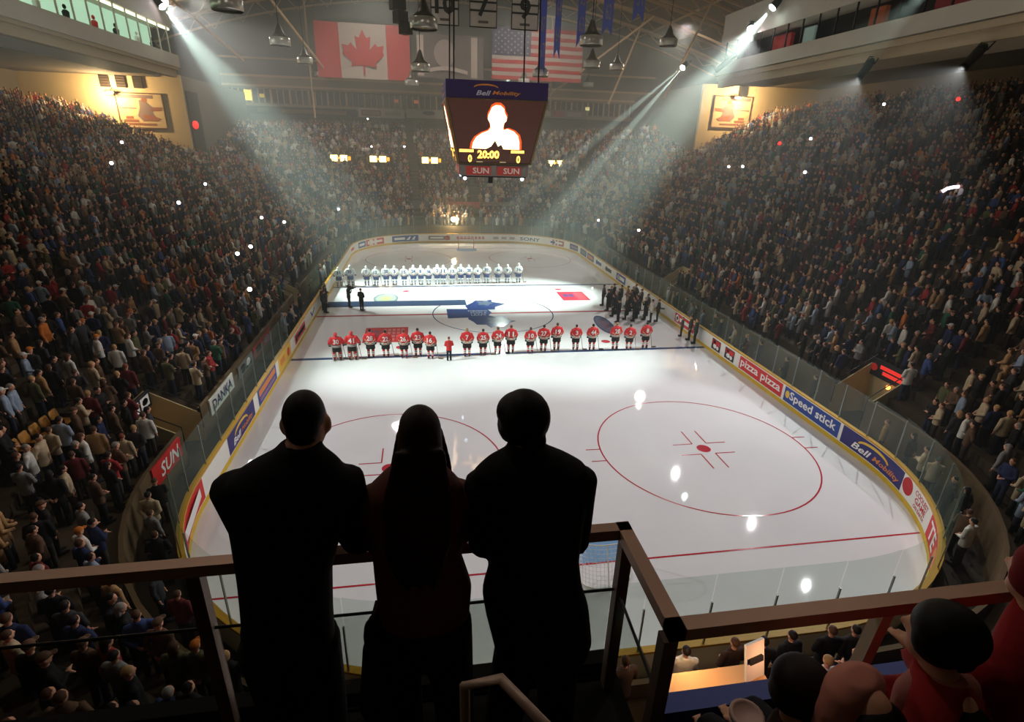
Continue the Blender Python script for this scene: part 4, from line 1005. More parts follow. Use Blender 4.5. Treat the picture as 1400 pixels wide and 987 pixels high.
# ------------------------------------------------------------------ hockey players
def player_proto(kind):
    """parts for a hockey player seen with his back to -y (facing +y); feet on z = 0"""
    goalie = kind.endswith('goalie')
    red = kind.startswith('red')
    body, _, _, _, _, _ = human_parts('back' if not goalie else 'down')
    J = MB(); J.loft([(0, 0, .86, .27, .19), (0, 0, 1.0, .26, .18), (0, 0, 1.25, .27, .17), (0, 0, 1.42, .27, .15), (0, 0, 1.5, .19, .11), (0, 0, 1.55, .09, .08)], 16)
    for e in (-1, 1):
        if goalie: J.tube([(e * .2, 0, 1.44), (e * .36, .02, 1.18), (e * .4, .16, 1.0)], [.12, .12, .11], 10)
        else: J.tube([(e * .2, 0, 1.44), (e * .33, -.02, 1.16), (e * .27, .08, .94)], [.11, .1, .09], 10)
    jm = bpy.data.materials.new('jersey_' + ('red' if red else 'white')); jm.use_nodes = True
    nt = jm.node_tree; b = nt.nodes['Principled BSDF']; b.inputs['Roughness'].default_value = .85
    tc = nt.nodes.new('ShaderNodeTexCoord'); sx = nt.nodes.new('ShaderNodeSeparateXYZ'); nt.links.new(tc.outputs['Object'], sx.inputs[0])
    cr = nt.nodes.new('ShaderNodeValToRGB'); cr.color_ramp.interpolation = 'CONSTANT'; nt.links.new(sx.outputs[2], cr.inputs[0])
    mr = nt.nodes.new('ShaderNodeMapRange'); mr.inputs['From Min'].default_value = .8; mr.inputs['From Max'].default_value = 1.6
    nt.links.new(sx.outputs[2], mr.inputs['Value']); nt.links.new(mr.outputs[0], cr.inputs[0])
    R_, W_, K_ = lin((200, 32, 40)), lin((232, 232, 226)), lin((22, 22, 26)); B_ = lin((34, 48, 100)); T_ = lin((226, 234, 230))
    bands = [(0, W_), (.13, K_), (.18, W_), (.23, K_), (.28, R_)] if red else [(0, T_), (.1, B_), (.16, T_), (.2, B_), (.24, T_)]
    el = cr.color_ramp.elements
    el[0].position = 0; el[0].color = (*bands[0][1], 1); el[1].position = bands[1][0]; el[1].color = (*bands[1][1], 1)
    for p_, c_ in bands[2:]:
        e_ = el.new(p_); e_.color = (*c_, 1)
    nt.links.new(cr.outputs[0], b.inputs['Base Color'])
    D = {'body': remesh_mesh(body, 'body', M_skin, .02, 2, .4), 'jersey': remesh_mesh(J, 'jersey', jm, .025, 3, .6)}
    PT = MB(); PT.loft([(0, 0, .66, .24, .16), (0, 0, .9, .23, .16)], 14)
    for e in (-1, 1): PT.tube([(e * .12, 0, .86), (e * .13, .02, .54)], [.14, .135], 10)
    D['pants'] = remesh_mesh(PT, 'pants', mat('pants_black', (24, 22, 24), .8) if red else mat('pants_blue', (40, 56, 96), .8), .03, 2, .6)
    sock = bpy.data.materials.new('sock_' + kind); sock.use_nodes = True
    nt = sock.node_tree; b = nt.nodes['Principled BSDF']; tc = nt.nodes.new('ShaderNodeTexCoord'); sx = nt.nodes.new('ShaderNodeSeparateXYZ'); nt.links.new(tc.outputs['Object'], sx.inputs[0])
    cr = nt.nodes.new('ShaderNodeValToRGB'); cr.color_ramp.interpolation = 'CONSTANT'; nt.links.new(sx.outputs[2], cr.inputs[0])
    el = cr.color_ramp.elements; c1 = R_ if red else T_; c2 = W_ if red else B_
    el[0].position = 0; el[0].color = (*c1, 1); el[1].position = .26; el[1].color = (*c2, 1)
    for p_, c_ in ((.32, K_ if red else T_), (.35, c2), (.4, c1)): e_ = el.new(p_); e_.color = (*c_, 1)
    nt.links.new(cr.outputs[0], b.inputs['Base Color']); b.inputs['Roughness'].default_value = .9
    for i, e in enumerate((-1, 1)):
        w = .13 if not goalie else .17
        S = MB().tube([(e * w, .0, .6), (e * w, .03, .42), (e * w, -.03, .26), (e * w, -.01, .1)], [.085, .08, .08, .055], 10)
        if goalie:
            G = MB().box((e * w, .09, .38), (.27, .12, .72)); G.box((e * w, .13, .6), (.24, .08, .2))
            D['leg_pad%d' % i] = G.mesh('leg_pad', mat('pad_white', (220, 216, 205), .7))
        D['sock%d' % i] = S.mesh('sock', sock, True)
        K = MB().loft([(e * w, 0, .05, .045, .13), (e * w, .0, .1, .05, .13), (e * w, -.03, .2, .05, .07)], 10)
        D['skate%d' % i] = K.mesh('skate', mat('skate_black', (20, 20, 22), .4), True)
        Bl = MB().box((e * w, 0, .025), (.012, .28, .05)); D['skate%d' % i + 'b'] = Bl.mesh('skate_blade', M_steel)
        hx, hy, hz = ((e * .27, .08, .94) if not goalie else (e * .4, .16, 1.0))
        G2 = MB().ball((hx, hy + .03, hz - .07), (.075, .07, .11), 10, 8); G2.tube([(hx, hy, hz), (hx, hy, hz + .1)], [.07, .085], 8)
        for q in range(4): G2.tube([(hx - .045 + q * .03, hy + .05, hz - .13), (hx - .045 + q * .03, hy + .1, hz - .17)], .018, 5)
        D['glove%d' % i] = G2.mesh('glove', mat('glove_black', (26, 24, 26), .7) if red else mat('glove_blue', (30, 40, 80), .7), True)
    if red and not goalie:
        D['hair'] = remesh_mesh(human_parts()[3], 'hair', M_hair, .015, 2, .6)
    else:
        H = MB().ball((0, .01, 1.665), (.105, .125, .115), 14, 10); H.loft([(0, -.02, 1.58, .1, .1), (0, -.02, 1.66, .106, .12)], 14)
        D['helmet'] = remesh_mesh(H, 'helmet', mat('helmet_red', (190, 40, 44), .4) if red else mat('helmet_white', (236, 238, 236), .4), .02, 2, .6)
    sx_ = .5
    ST = MB().tube([(sx_, .0, .05), (.32, .12, 1.18)], [.016, .016], 6); ST.box((sx_ + .14, .02, .05), (.3, .03, .075))
    D['stick'] = ST.mesh('stick', mat('stick_wood', (120, 92, 60), .6))
    return D
PP = {k: player_proto(k) for k in ('red', 'red_goalie', 'white', 'white_goalie')}
def jersey_number(n, col, parent):
    V, F = text_geo(n, .34 if len(n) > 1 else .17, .3, 0, .03)
    vs = []
    for u, v in V:
        vs.append((u, -(.172 + .003) * sqrt(max(.05, 1 - (u / .275) ** 2)) - .006 - (.005 if v < 0 else 0), 1.24 + v))
    return MB().add(vs, F).build('jersey_number', col, parent)
HAIRC = {'dark': (30, 24, 20), 'brown': (84, 58, 38), 'fair': (150, 118, 76), 'grey': (140, 134, 128)}
def make_player(kind, label, loc, rz, num, hair='dark', scale=1.0, group=None, stick=True):
    r = thing('hockey_player', label, 'person', loc, rz, group); r.scale = (scale,) * 3
    D = PP[kind]; last = {}
    for k, me in D.items():
        if k == 'stick' and not stick: continue
        nm = {'sock0': 'sock', 'sock1': 'sock'}.get(k, ''.join(c for c in k if not c.isdigit()))
        if k.startswith('skate') and k.endswith('b'):
            o = link('skate_blade', me, last['skate']); continue
        o = link(nm, me, r); last[nm] = o
        if nm == 'hair': o.color = (*lin(HAIRC[hair]), 1)
        if nm == 'jersey' and num: jersey_number(num, M_letter_white if kind.startswith('red') else mat('num_blue', (40, 54, 110), .7), o)
    return r
redP = [(-10.25, -8.68), (-9.38, -8.65), (-8.36, -8.43), (-7.49, -8.42), (-6.42, -8.6), (-5.6, -8.47), (-4.87, -8.85), (-3.79, -9.3), (-2.68, -8.7), (-1.7, -8.6), (-.78, -8.47), (.05, -8.32), (1.24, -8.5), (2.13, -8.26), (3.01, -8.09), (4.22, -8.19), (5.27, -8.28), (6.8, -8.29), (7.69, -8.4), (8.86, -8.2)]
nums = ['30', '41', '28', '22', '26', '23', '16', '', '7', '25', '24', '11', '10', '27', '19', '3', '44', '20', '2', '8']
ordn = ['first', 'second', 'third', 'fourth', 'fifth', 'sixth', 'seventh', 'eighth', 'ninth', 'tenth', 'eleventh', 'twelfth', 'thirteenth', 'fourteenth', 'fifteenth', 'sixteenth', 'seventeenth', 'eighteenth', 'nineteenth', 'twentieth', 'twenty-first']
hairs = ['grey', 'dark', 'dark', 'dark', 'brown', 'dark', 'dark', 'dark', 'fair', 'dark', 'brown', 'brown', 'brown', 'dark', 'brown', 'dark', 'dark', 'fair', 'dark', 'dark']
RG = 'red jerseyed players lined up on the near blue line'
for i, (x, y) in enumerate(redP):
    rz = [.1, -.05, .0, .12, -.15, .05, -.3][i % 7]
    if i == 7:
        make_person('anthem_singer', 'short person in red top and dark trousers between seventh and eighth red players', (x, y, 0.005), .1, 'front', (196, 50, 52), (30, 34, 46), (120, 50, 40), 'hair', None, .86)
        continue
    j = i if i < 7 else i - 1
    lab = ('red jerseyed goalie with leg pads, %s from the left on the near blue line' if i < 2 else 'red jerseyed hockey player, %s from the left on the near blue line') % ordn[j]
    make_player('red_goalie' if i < 2 else 'red', lab, (x, y, 0.005), rz, nums[i], hairs[i], 1.0 + .03 * ((i * 7) % 3 - 1), RG, stick=i % 3 != 2)
whiteP = [(-12.45, 8.78), (-11.5, 8.9), (-10.11, 8.9), (-9.3, 8.85), (-8.43, 8.9), (-7.71, 9.0), (-6.87, 8.95), (-6.06, 8.95), (-5.41, 9.05), (-4.72, 9.05), (-3.96, 9.1), (-3.42, 9.1), (-2.61, 9.15), (-1.83, 9.2), (-1.11, 9.25), (-.31, 9.25), (.53, 9.3), (1.59, 9.3), (2.46, 9.35), (3.51, 9.4)]
wn_ = ['31', '30', '7', '12', '20', '3', '15', '24', '8', '36', '2', '11', '13', '26', '28', '4', '32', '44', '9', '16']
WG = 'white jerseyed players lined up on the far blue line'
for i, (x, y) in enumerate(whiteP):
    g = i < 2
    make_player('white_goalie' if g else 'white', ('white jerseyed goalie with leg pads, %s from the left on the far blue line' if g else 'white jerseyed, helmeted hockey player, %s from the left on the far blue line') % ordn[i], (x, y, .005), [.1, -.1, .05, -.2, .15][i % 5], wn_[i], 'dark', 1.0 + .03 * ((i * 5) % 3 - 1), WG, stick=i % 4 != 1)
# camera crew by the bench gate, officials and the band by the right gate
dk = (20, 20, 24)
cm = make_person('cameraman', 'person in black with a video camera on the shoulder, standing on the carpet', (-10.83, 2.06, .025), -1.2, 'up', dk, dk, (24, 20, 18))
vc = thing('video_camera', 'black video camera on the shoulder of the person on the carpet', 'camera', (-10.72, 2.0, 1.62), -1.2)
MB().box((.16, .05, 0), (.16, .46, .2)).build('camera_body', M_dark, vc); MB().tube([(.16, .28, .0), (.16, .44, 0)], [.05, .06], 10).build('lens_barrel', M_dark, vc); MB().box((.16, .0, .13), (.05, .2, .06)).build('handle', M_dark, vc)
make_person('cable_assistant', 'person in black standing right of the shouldered camera on the ice', (-9.82, 1.23, .005), -.6, 'front', dk, dk, (40, 30, 24))
for i, (x, y, jc, arms) in enumerate(((-12.7, 1.6, (30, 34, 46), 'down'), (-12.55, 2.3, (46, 30, 28), 'fold'), (-12.7, 3.0, (34, 34, 38), 'front'), (-12.4, .8, (60, 64, 76), 'down'))):
    make_person('bench_attendant', ['navy clad', 'maroon clad', 'charcoal clad', 'grey blue clad'][i] + ' person standing at the players bench gate on the left boards', (x, y, .005), -1.4 + .2 * i, arms, jc, (26, 26, 30), HAIRC[['dark', 'brown', 'grey', 'dark'][i]])
k = 0
for r_ in range(4):
    for c_ in range(6):
        x = 8.9 + c_ * .56 + .25 * ((r_ * 5 + c_ * 3) % 4) / 3; y = -2.9 + r_ * 1.25 + .22 * ((c_ * 3 + r_) % 5)
        if x > 12.5: continue
        lab = 'dark uniformed band member by the right gate, row %s from the red players, %s along' % (('one', 'two', 'three', 'four')[r_], ordn[c_])
        make_person('band_member', lab, (x, y, .005), 1.3 + .3 * ((k * 5) % 4 - 1.5), ('front', 'fold', 'up', 'down', 'back')[(k * 3) % 5], [(30, 31, 34), (52, 52, 56), (26, 26, 30), (44, 38, 36)][(k * 3) % 4], (24, 24, 28), HAIRC[('dark', 'grey', 'brown')[(k * 7) % 3]], 'cap' if k % 4 == 0 else 'hair', 'dark uniformed band beside the right gate'); k += 1
for i, (x, y, jc, lab) in enumerate(((11.4, -3.0, (226, 226, 222), 'white shirted person among the dark band by the right gate'), (11.0, 1.0, (150, 110, 100), 'person in a dusty pink top behind the dark band'), (12.3, -6.2, (90, 84, 80), 'crouching grey jacketed person at the right boards'), (12.5, -7.0, (60, 52, 46), 'brown jacketed person at the right boards by the near blue line'), (12.55, -7.7, (50, 60, 58), 'green grey jacketed person at the end of the near blue line'))):
    make_person('official', lab, (x, y, .005), 1.2, ('down', 'front', 'fold')[i % 3], jc, (32, 32, 38), HAIRC[('dark', 'brown', 'grey')[i % 3]], scale=.8 if i == 2 else 1)

# ------------------------------------------------------------------ crowd
PAL = [('black', (24, 23, 25), 20), ('navy', (34, 42, 74), 13), ('charcoal', (52, 52, 56), 12), ('brown', (92, 68, 52), 13), ('maroon', (98, 36, 40), 5), ('red', (150, 42, 44), 4),
       ('grey', (128, 126, 124), 8), ('beige', (180, 160, 130), 9), ('white', (206, 202, 194), 7), ('blue', (56, 74, 122), 5), ('pale blue', (138, 152, 170), 3), ('olive', (84, 84, 54), 4), ('green', (44, 90, 66), 2), ('orange', (190, 108, 42), 1), ('tan', (160, 124, 84), 6)]
PW = np.array([p[2] for p in PAL], float); PW /= PW.sum()
HPAL = [('dark', (26, 20, 18), 40), ('brown', (78, 52, 36), 30), ('grey', (136, 130, 124), 14), ('fair', (164, 130, 84), 9), ('reddish', (120, 62, 40), 4)]
HW_ = np.array([p[2] for p in HPAL], float); HW_ /= HW_.sum()
EMPTY_ROW = lambda x, y, k: x < 0 and k == 3 and -23.3 < y < -20.4
def visible_px(p):
    q = project(p)
    if q is None: return None
    return q if -130 < q[0] < 1530 and -60 < q[1] < 1110 else None
seats = []
def face_angle(x, y, tx=0.0, ty=6.0): return atan2(-(tx - x), ty - y)
k = -1
while True:
    d = 0.72 if k < 0 else D0 + k * PITCHD + .42
    if d > 33: break
    sp = .56
    for seg, (s0, s1, r0) in enumerate(((0, LS, 0), (LS, LS + LA, 1), (LS + LA, LS + LA + LE, 0), (LS + LA + LE, LS + 2 * LA + LE, 1), (LS + 2 * LA + LE, 2 * LS + 2 * LA + LE, 0), (2 * LS + 2 * LA + LE, 2 * LS + 3 * LA + LE, 1), (2 * LS + 3 * LA + LE, 2 * LS + 3 * LA + 2 * LE, 0), (2 * LS + 3 * LA + 2 * LE, PER, 1))):
        step = sp * (CRR / (CRR + d) if r0 else 1)
        n = int((s1 - s0) / step)
        for i in range(n):
            s = s0 + (i + .5 + random.uniform(-.36, .36)) * (s1 - s0) / n
            if k >= 0 and d + .3 > dmax(s): continue
            bx_, by_, nx_, ny_ = outline(s)
            if k < 0 and (abs(by_) > 28 or (bx_ < 0 and (-23 < by_ < -6.5))): continue
            if k < 0 and random.random() < .4: continue
            ax = (s / 7.4) % 1.0
            if k >= 0 and ax < .12 * (CRR / (CRR + d) if r0 else 1) + .015: continue
            x, y, _ = at(s, d + random.uniform(-.16, .14), 0)
            if y > 31.7 and abs(x) > 29.6: continue
            if y > 32.0 and abs(x) > 29.9: continue
            if in_vom(bx_, by_, d - .3, .25): continue
            if EMPTY_ROW(x, y, k): continue
            if y < -36.2 and -10 < x < 6: continue
            if -2.1 < x < 8 and -34.6 < y < -31.5: continue
            if 43.2 < y < 44.6 and any(abs(x - ex) < 2.2 for ex in (-16.0, -10.7, -3.5, 14.9)): continue
            if k >= 0 and abs(ny_) > .99 and by_ > 0 and 35.2 < y < 36.2: continue
            if random.random() < .03: continue
            z = .3 if k < 0 else bowl_z(s, D0 + k * PITCHD)
            v = visible_px((x, y, z + 1.3))
            if v is None: continue
            seats.append((x, y, z, k, s, v[0], v[1], v[2]))
    k += 1
print('crowd', len(seats))
def hidden(px, py):
    """rough test: behind the people at the railing or outside the picture"""
    if not (2 < px < 1398 and 2 < py < 985): return True
    if 300 < px < 490 and py > 560: return True
    if 490 < px < 645 and py > 560: return True
    if 643 < px < 825 and py > 545: return True
    if px < 330 and 745 < py < 785: return True
    if py > 950 and px < 640: return True
    if px > 860 and py > 925: return True
    if px > 1180 and py > 800: return True
    return False
order = sorted(range(len(seats)), key=lambda i: seats[i][7])
near = []
for i in order:
    x, y, z, k, s, px, py, dep = seats[i]
    if hidden(px, py) or len(near) >= 290: continue
    near.append(i)
nearset = set(near)
WORDN = ['zero', 'first', 'second', 'third', 'fourth', 'fifth', 'sixth', 'seventh', 'eighth', 'ninth', 'tenth', 'eleventh', 'twelfth', 'thirteenth']
GARM = ['jacket', 'coat', 'sweater']
info = {}
for i in near:
    info[i] = [int(RNG.choice(len(PAL), p=PW)), int(RNG.choice(len(HPAL), p=HW_)), GARM[int(RNG.integers(3))], 'cap' if RNG.random() < .1 else ('long' if RNG.random() < .22 else 'hair')]
def label_for(i, extra):
    x, y, z, k, s, px, py, dep = seats[i]
    c, h, g, hd = info[i]
    hair = {'cap': 'capped', 'long': 'long haired', 'hair': HPAL[h][0] + ' haired'}[hd]
    if hd == 'long': hair = 'long ' + HPAL[h][0] + ' haired'
    where = 'behind the curved left glass' if px < 640 else 'behind the near right glass'
    row = 'standing at the glass' if k < 0 else '%s row' % (WORDN[k + 1] if k + 1 < len(WORDN) else 'high')
    lb = '%s person in %s %s, %s %s' % (hair, PAL[c][0], g, row, where)
    if extra and hd == 'long': hair = 'long haired'
    if extra:
        o = sorted((j for j in near if j != i), key=lambda j: (seats[j][5] - px) ** 2 + (seats[j][6] - py) ** 2)[:4]
        a = o[(extra - 1) % len(o)]; lb = '%s person in %s %s, %s %s, by the %s %s' % (hair, PAL[c][0], g, row.replace('standing ', ''), ('left' if px < 640 else 'right'), PAL[info[a][0]][0], info[a][2])
    return lb
used = set()
for i in near:
    for t_ in range(60):
        for ex in (0, 1, 2, 3, 4):
            lb = label_for(i, ex)
            if lb not in used: break
        if lb not in used: break
        info[i] = [int(RNG.choice(len(PAL), p=PW)), int(RNG.choice(len(HPAL), p=HW_)), GARM[int(RNG.integers(3))], ('cap', 'long', 'hair')[int(RNG.integers(3))]]
    used.add(lb); info[i].append(lb)
ARM = ('down', 'front', 'back', 'fold', 'down')
for q, i in enumerate(near):
    x, y, z, k, s, px, py, dep = seats[i]
    c, h, g, hd, lb = info[i]
    tr_ = [(28, 28, 32), (40, 46, 66), (60, 54, 46)][q % 3]
    make_person('spectator', lb, (x, y, z), face_angle(x, y) + random.gauss(0, .5), ARM[int(RNG.integers(5))], PAL[c][1], tr_, HPAL[h][1] if hd != 'cap' else PAL[(c * 5 + 3) % len(PAL)][1], hd, 'standing spectators around the rink', .94 + .1 * random.random())

def crowd_proto(level):
    """(verts, faces, slot per vertex) with slots 0 jacket, 1 skin, 2 hair, 3 trousers"""
    V = []; F = []; S = []
    def put(mb, slot):
        o = len(V); V.extend(mb.v); F.extend([tuple(a + o for a in f) for f in mb.f]); S.extend([slot] * len(mb.v))
    if level == 0:
        put(MB().loft([(0, 0, .6, .19, .13), (0, 0, 1.15, .19, .125), (0, -.01, 1.38, .225, .12), (0, -.01, 1.5, .08, .07)], 8), 0)
        put(MB().ball((0, .02, 1.62), (.08, .098, .118), 8, 6), 1); put(MB().ball((0, -.012, 1.66), (.088, .095, .098), 8, 5), 2)
        for e in (-1, 1):
            put(MB().tube([(e * .2, 0, 1.42), (e * .28, .01, 1.15), (e * .12, .2, 1.02)], [.068, .06, .045], 5), 0)
            put(MB().ball((e * .09, .23, 1.01), .045, 5, 4), 1)
            put(MB().tube([(e * .1, 0, .7), (e * .1, 0, .02)], [.09, .07], 5), 3)
    else:
        put(MB().loft([(0, 0, .5, .19, .13), (0, -.01, 1.36, .225, .12), (0, -.01, 1.5, .08, .07)], 6), 0)
        put(MB().ball((0, .02, 1.62), (.085, .1, .12), 6, 4), 1); put(MB().ball((0, -.015, 1.67), (.09, .095, .095), 6, 4), 2)
        for e in (-1, 1): put(MB().tube([(e * .22, 0, 1.4), (e * .26, .04, 1.05)], [.07, .05], 4), 0)
    return np.array(V, np.float32), F, np.array(S)
def build_crowd(idx):
    allV = []; allC = []; loops = []; lstart = []; ltot = []; off = 0; nl = 0
    PR = [crowd_proto(0), crowd_proto(1)]
    pal = np.array([lin(p[1]) for p in PAL]); hp = np.array([lin(p[1]) for p in HPAL]); sk = np.array(lin((205, 150, 122)))
    pre = []
    for V, F, S in PR:
        fl = np.concatenate([np.array(f) for f in F]); tot = np.array([len(f) for f in F]); st = np.concatenate([[0], np.cumsum(tot)[:-1]])
        pre.append((fl, tot, st))
    for i in idx:
        x, y, z, k, s, px, py, dep = seats[i]
        L = 0 if dep < 40 else 1
        V, F, S = PR[L]; fl, tot, st = pre[L]
        a = face_angle(x, y) + RNG.normal(0, .25); ca, sa = cos(a), sin(a); sc = .93 + .13 * RNG.random()
        P = V * sc; P = np.stack([P[:, 0] * ca - P[:, 1] * sa + x, P[:, 0] * sa + P[:, 1] * ca + y, P[:, 2] + z], 1)
        c4 = np.stack([pal[RNG.choice(len(PAL), p=PW)], sk * (.75 + .4 * RNG.random()), hp[RNG.choice(len(HPAL), p=HW_)] if RNG.random() > .08 else pal[RNG.integers(len(PAL))], np.array(lin((34, 34, 40)))])
        allV.append(P); allC.append(c4[S]); loops.append(fl + off); lstart.append(st + nl); ltot.append(tot)
        off += len(V); nl += len(fl)
    V = np.concatenate(allV).astype(np.float32); C = np.concatenate(allC); Lp = np.concatenate(loops).astype(np.int32); st = np.concatenate(lstart).astype(np.int32); tt = np.concatenate(ltot).astype(np.int32)
    me = bpy.data.meshes.new('crowd'); me.vertices.add(len(V)); me.vertices.foreach_set('co', V.ravel())
    me.loops.add(len(Lp)); me.loops.foreach_set('vertex_index', Lp); me.polygons.add(len(st)); me.polygons.foreach_set('loop_start', st); me.polygons.foreach_set('loop_total', tt)
    me.polygons.foreach_set('use_smooth', np.ones(len(st), bool))
    at_ = me.color_attributes.new('clothing', 'FLOAT_COLOR', 'POINT'); at_.data.foreach_set('color', np.concatenate([C, np.ones((len(C), 1))], 1).astype(np.float32).ravel())
    me.update(); me.validate()
    m = bpy.data.materials.new('crowd_cloth'); m.use_nodes = True; nt = m.node_tree; b = nt.nodes['Principled BSDF']
    an = nt.nodes.new('ShaderNodeAttribute'); an.attribute_name = 'clothing'; nt.links.new(an.outputs['Color'], b.inputs['Base Color'])
    b.inputs['Roughness'].default_value = .85; b.inputs['Specular IOR Level'].default_value = .2
    me.materials.append(m)
    o = link('crowd', me); tag(o, 'dense crowd of standing spectators filling the stands farther off', 'crowd', None, 'stuff'); return o
build_crowd([i for i in range(len(seats)) if i not in nearset])

# camera flashes going off among the crowd
FLASH = [(-31.5, 17.85, 10.95), (-28.45, 9.0, 9.6), (-24.15, 15.05, 7.72), (-22.84, 5.49, 7.12), (-17.13, 1.52, 4.62), (-18.75, 11.18, 5.34), (-15.04, -6.88, 3.7), (-17.37, 12.99, 4.72), (-15.09, 30.52, 3.82), (-12.92, 54.09, 14.6), (-12.02, 46.44, 10.75), (-7.37, 46.69, 10.87),
         (24.57, 49.02, 13.71), (18.59, 31.26, 5.64), (14.98, 22.38, 3.85), (15.8, 12.02, 4.3), (27.12, 14.55, 10.31), (38.41, 11.16, 16.26), (32.39, 12.29, 13.07), (27.16, 4.91, 10.29), (26.91, 16.84, 10.19), (-17.21, -1.19, 4.65)]
FW = ['highest flash on the left, below the lit picture', 'second highest flash on the left stand', 'flash under the left return wall', 'flash alone in the middle of the left stand', 'flash low in the left stand, one of a close pair', 'flash on the left stand above the close pair', 'flash just above the left bench glass', 'flash left of the far left corner', 'flash by the far left corner of the glass', 'highest flash in the far stand, under the white banner', 'flash in the far stand, left of a pair', 'flash in the far stand, right of a pair',
      'flash high in the far stand under the right beam', 'flash at the far right corner, larger of two', 'flash right of the far glass', 'flash above the right band', 'flash under the right tan wall, lower right of it', 'highest flash on the right stand', 'flash left of the highest right flash', 'flash in the middle of the right stand', 'flash just below the right tan wall', 'flash low in the left stand, the other of a close pair']
M_fl = mat('flash_white', (255, 250, 245), .4, emit=(255, 246, 240), estr=14)
proto = None
for (x, y, z), w in zip(FLASH, FW):
    ang = atan2(-(CAM[0] - x), CAM[1] - y)
    if proto is None:
        t = thing('camera', 'camera with ' + w, 'camera', (x, y, z), ang, 'flashing cameras in the crowd'); proto = t
        MB().box((0, 0, 0), (.16, .09, .11)).build('camera_body', M_dark, t); MB().tube([(0, .04, 0), (0, .1, 0)], .035, 8).build('lens_barrel', M_dark, t)
        MB().ball((0, .02, .16), (.12, .09, .12), 14, 10).build('flash_head', M_fl, t)
    else: dup(proto, (x, y, z), ang, 'camera with ' + w)
for (x, y, z), lab in (((33.3, 11.5, 12.2), 'small red light in the right stand beside a camera flash'), ((39.5, 4.5, 16.5), 'bright red light high at the right of the right stand'), ((27.6, 9.9, 12.7), 'red light by the small tan board in the right stand')):
    tag(MB().ball((x, y, z), .16, 8, 6).build('red_lamp', mat('red_glow', (255, 50, 40), .5, emit=(255, 40, 34), estr=2)), lab, 'lamp')
# bright curved strip far up the right stand
tag(MB().tube([(27.3, -8.3, 10.0), (27.45, -8.45, 10.2), (27.7, -8.6, 10.3), (27.95, -8.75, 10.35)], .1, 8).build('lit_strip', mat('strip_violet', (240, 230, 255), .5, emit=(235, 225, 255), estr=3)), 'short bright bent light strip halfway up the right stand', 'light')

# empty gold folding seats beside the left aisle
def make_seat(loc, rz, label):
    t = thing('stadium_seat', label, 'seat', loc, rz, 'empty gold seats')
    g = mat('seat_gold', (176, 122, 48), .5, noise=.1)
    MB().box((0, .02, .43), (.44, .4, .05)).build('seat', g, t)
    b = MB(); b.loft([(0, -.2, .4, .21, .025), (0, -.23, .6, .22, .03), (0, -.27, .8, .21, .03), (0, -.28, .86, .15, .02)], 12); b.build('backrest', g, t, True)
    for e in (-1, 1): MB().box((e * .24, -.02, .3), (.035, .4, .6)).build('armrest', mat('seat_iron', (40, 36, 32), .5, .5), t)
    return t
sc_ = S_L(-22.0); so = ['nearest the aisle', 'second', 'third', 'fourth', 'fifth']
for i in range(5):
    s = S_L(-20.75 - .5 * i) if -20.75 - .5 * i > -CYc else LS + 2 * LA + LE + LS + (.5 * i - 1.2) * CRR / (CRR + 4.4)
    d = D0 + 3 * PITCHD + .42; x, y, _ = at(s, d, 0)
    make_seat((x, y, bowl_z(s, D0 + 3 * PITCHD)), -pi / 2, 'empty gold folding seat in the left stand, %s of a row of five' % (['first and farthest', 'second', 'third', 'fourth', 'fifth and nearest'][i]))

# ------------------------------------------------------------------ near end: blue ledge, desk, people in front of it
o = MB().box((2.6, -34.15, 3.45), (9.0, .3, 2.3)).build('padded_ledge', mat('ledge_blue', (36, 48, 108), .7, noise=.1)); tag(o, 'dark blue padded ledge below the balcony, in front of the near glass', 'ledge')
RZ1, RZ2 = .8 + .475 * D0, .8 + .475 * (D0 + PITCHD)
t = thing('commentary_desk', 'small lit desk with papers near the glass below the railing', 'desk', (-.25, -33.1, RZ2))
MB().box((0, 0, 1.47), (2.0, .5, .06)).build('desk_top', mat('desk_wood', (210, 160, 104), .6), t)
for e in (-.9, .9): MB().box((e, 0, .72), (.08, .45, 1.44)).build('leg', M_dark, t)
sg = MB().box((.5, -33.05, RZ2 + 1.86), (.42, .05, .72), .25, -.25).build('lit_board', mat('paper_white', (230, 226, 214), .6)); tag(sg, 'white lit card with black bars propped on the small desk', 'card')
for v in (-.2, .05): MB().box((.5, -33.09, RZ2 + 1.86 + v), (.3, .05, .1), .25, -.25).build('printed_mark', M_adblack, sg)
point((-.6, -32.8, RZ2 + 2.05), 30, (1, .6, .3), .05); point((.75, -33.5, RZ2 + 2.1), 16, (1, .5, .25), .05)
NEARP = [(-.3, -32.25, 1, (220, 214, 200), 'fold', 'dark', 'person in a bright lit white shirt standing behind the small desk'), (.75, -32.2, 1, (60, 44, 36), 'front', 'brown', 'brown jacketed person standing behind the propped white card'), (1.35, -32.25, 1, (34, 30, 30), 'fold', 'dark', 'dark coated person standing right of the propped white card'),
         (2.0, -32.2, 1, (24, 24, 28), 'down', 'dark', 'black coated person standing third from the small desk'), (2.9, -32.2, 1, (30, 28, 28), 'front', 'brown', 'dark jacketed person near the end glass beneath the right railing'), (3.4, -32.25, 1, (44, 40, 38), 'back', 'dark', 'charcoal coated person near the end glass beneath the right railing'),
         (1.35, -33.1, 2, (56, 70, 110), 'down', 'reddish', 'reddish haired person in blue just before the blue ledge'), (2.0, -33.1, 2, (190, 188, 186), 'front', 'fair', 'fair haired person in pale top just before the blue ledge'), (2.65, -33.05, 2, (70, 40, 40), 'fold', 'brown', 'maroon clad person just before the blue ledge'), (-1.55, -32.3, 1, (96, 74, 66), 'front', 'brown', 'brown clad person seen through the railing glass beside the post')]
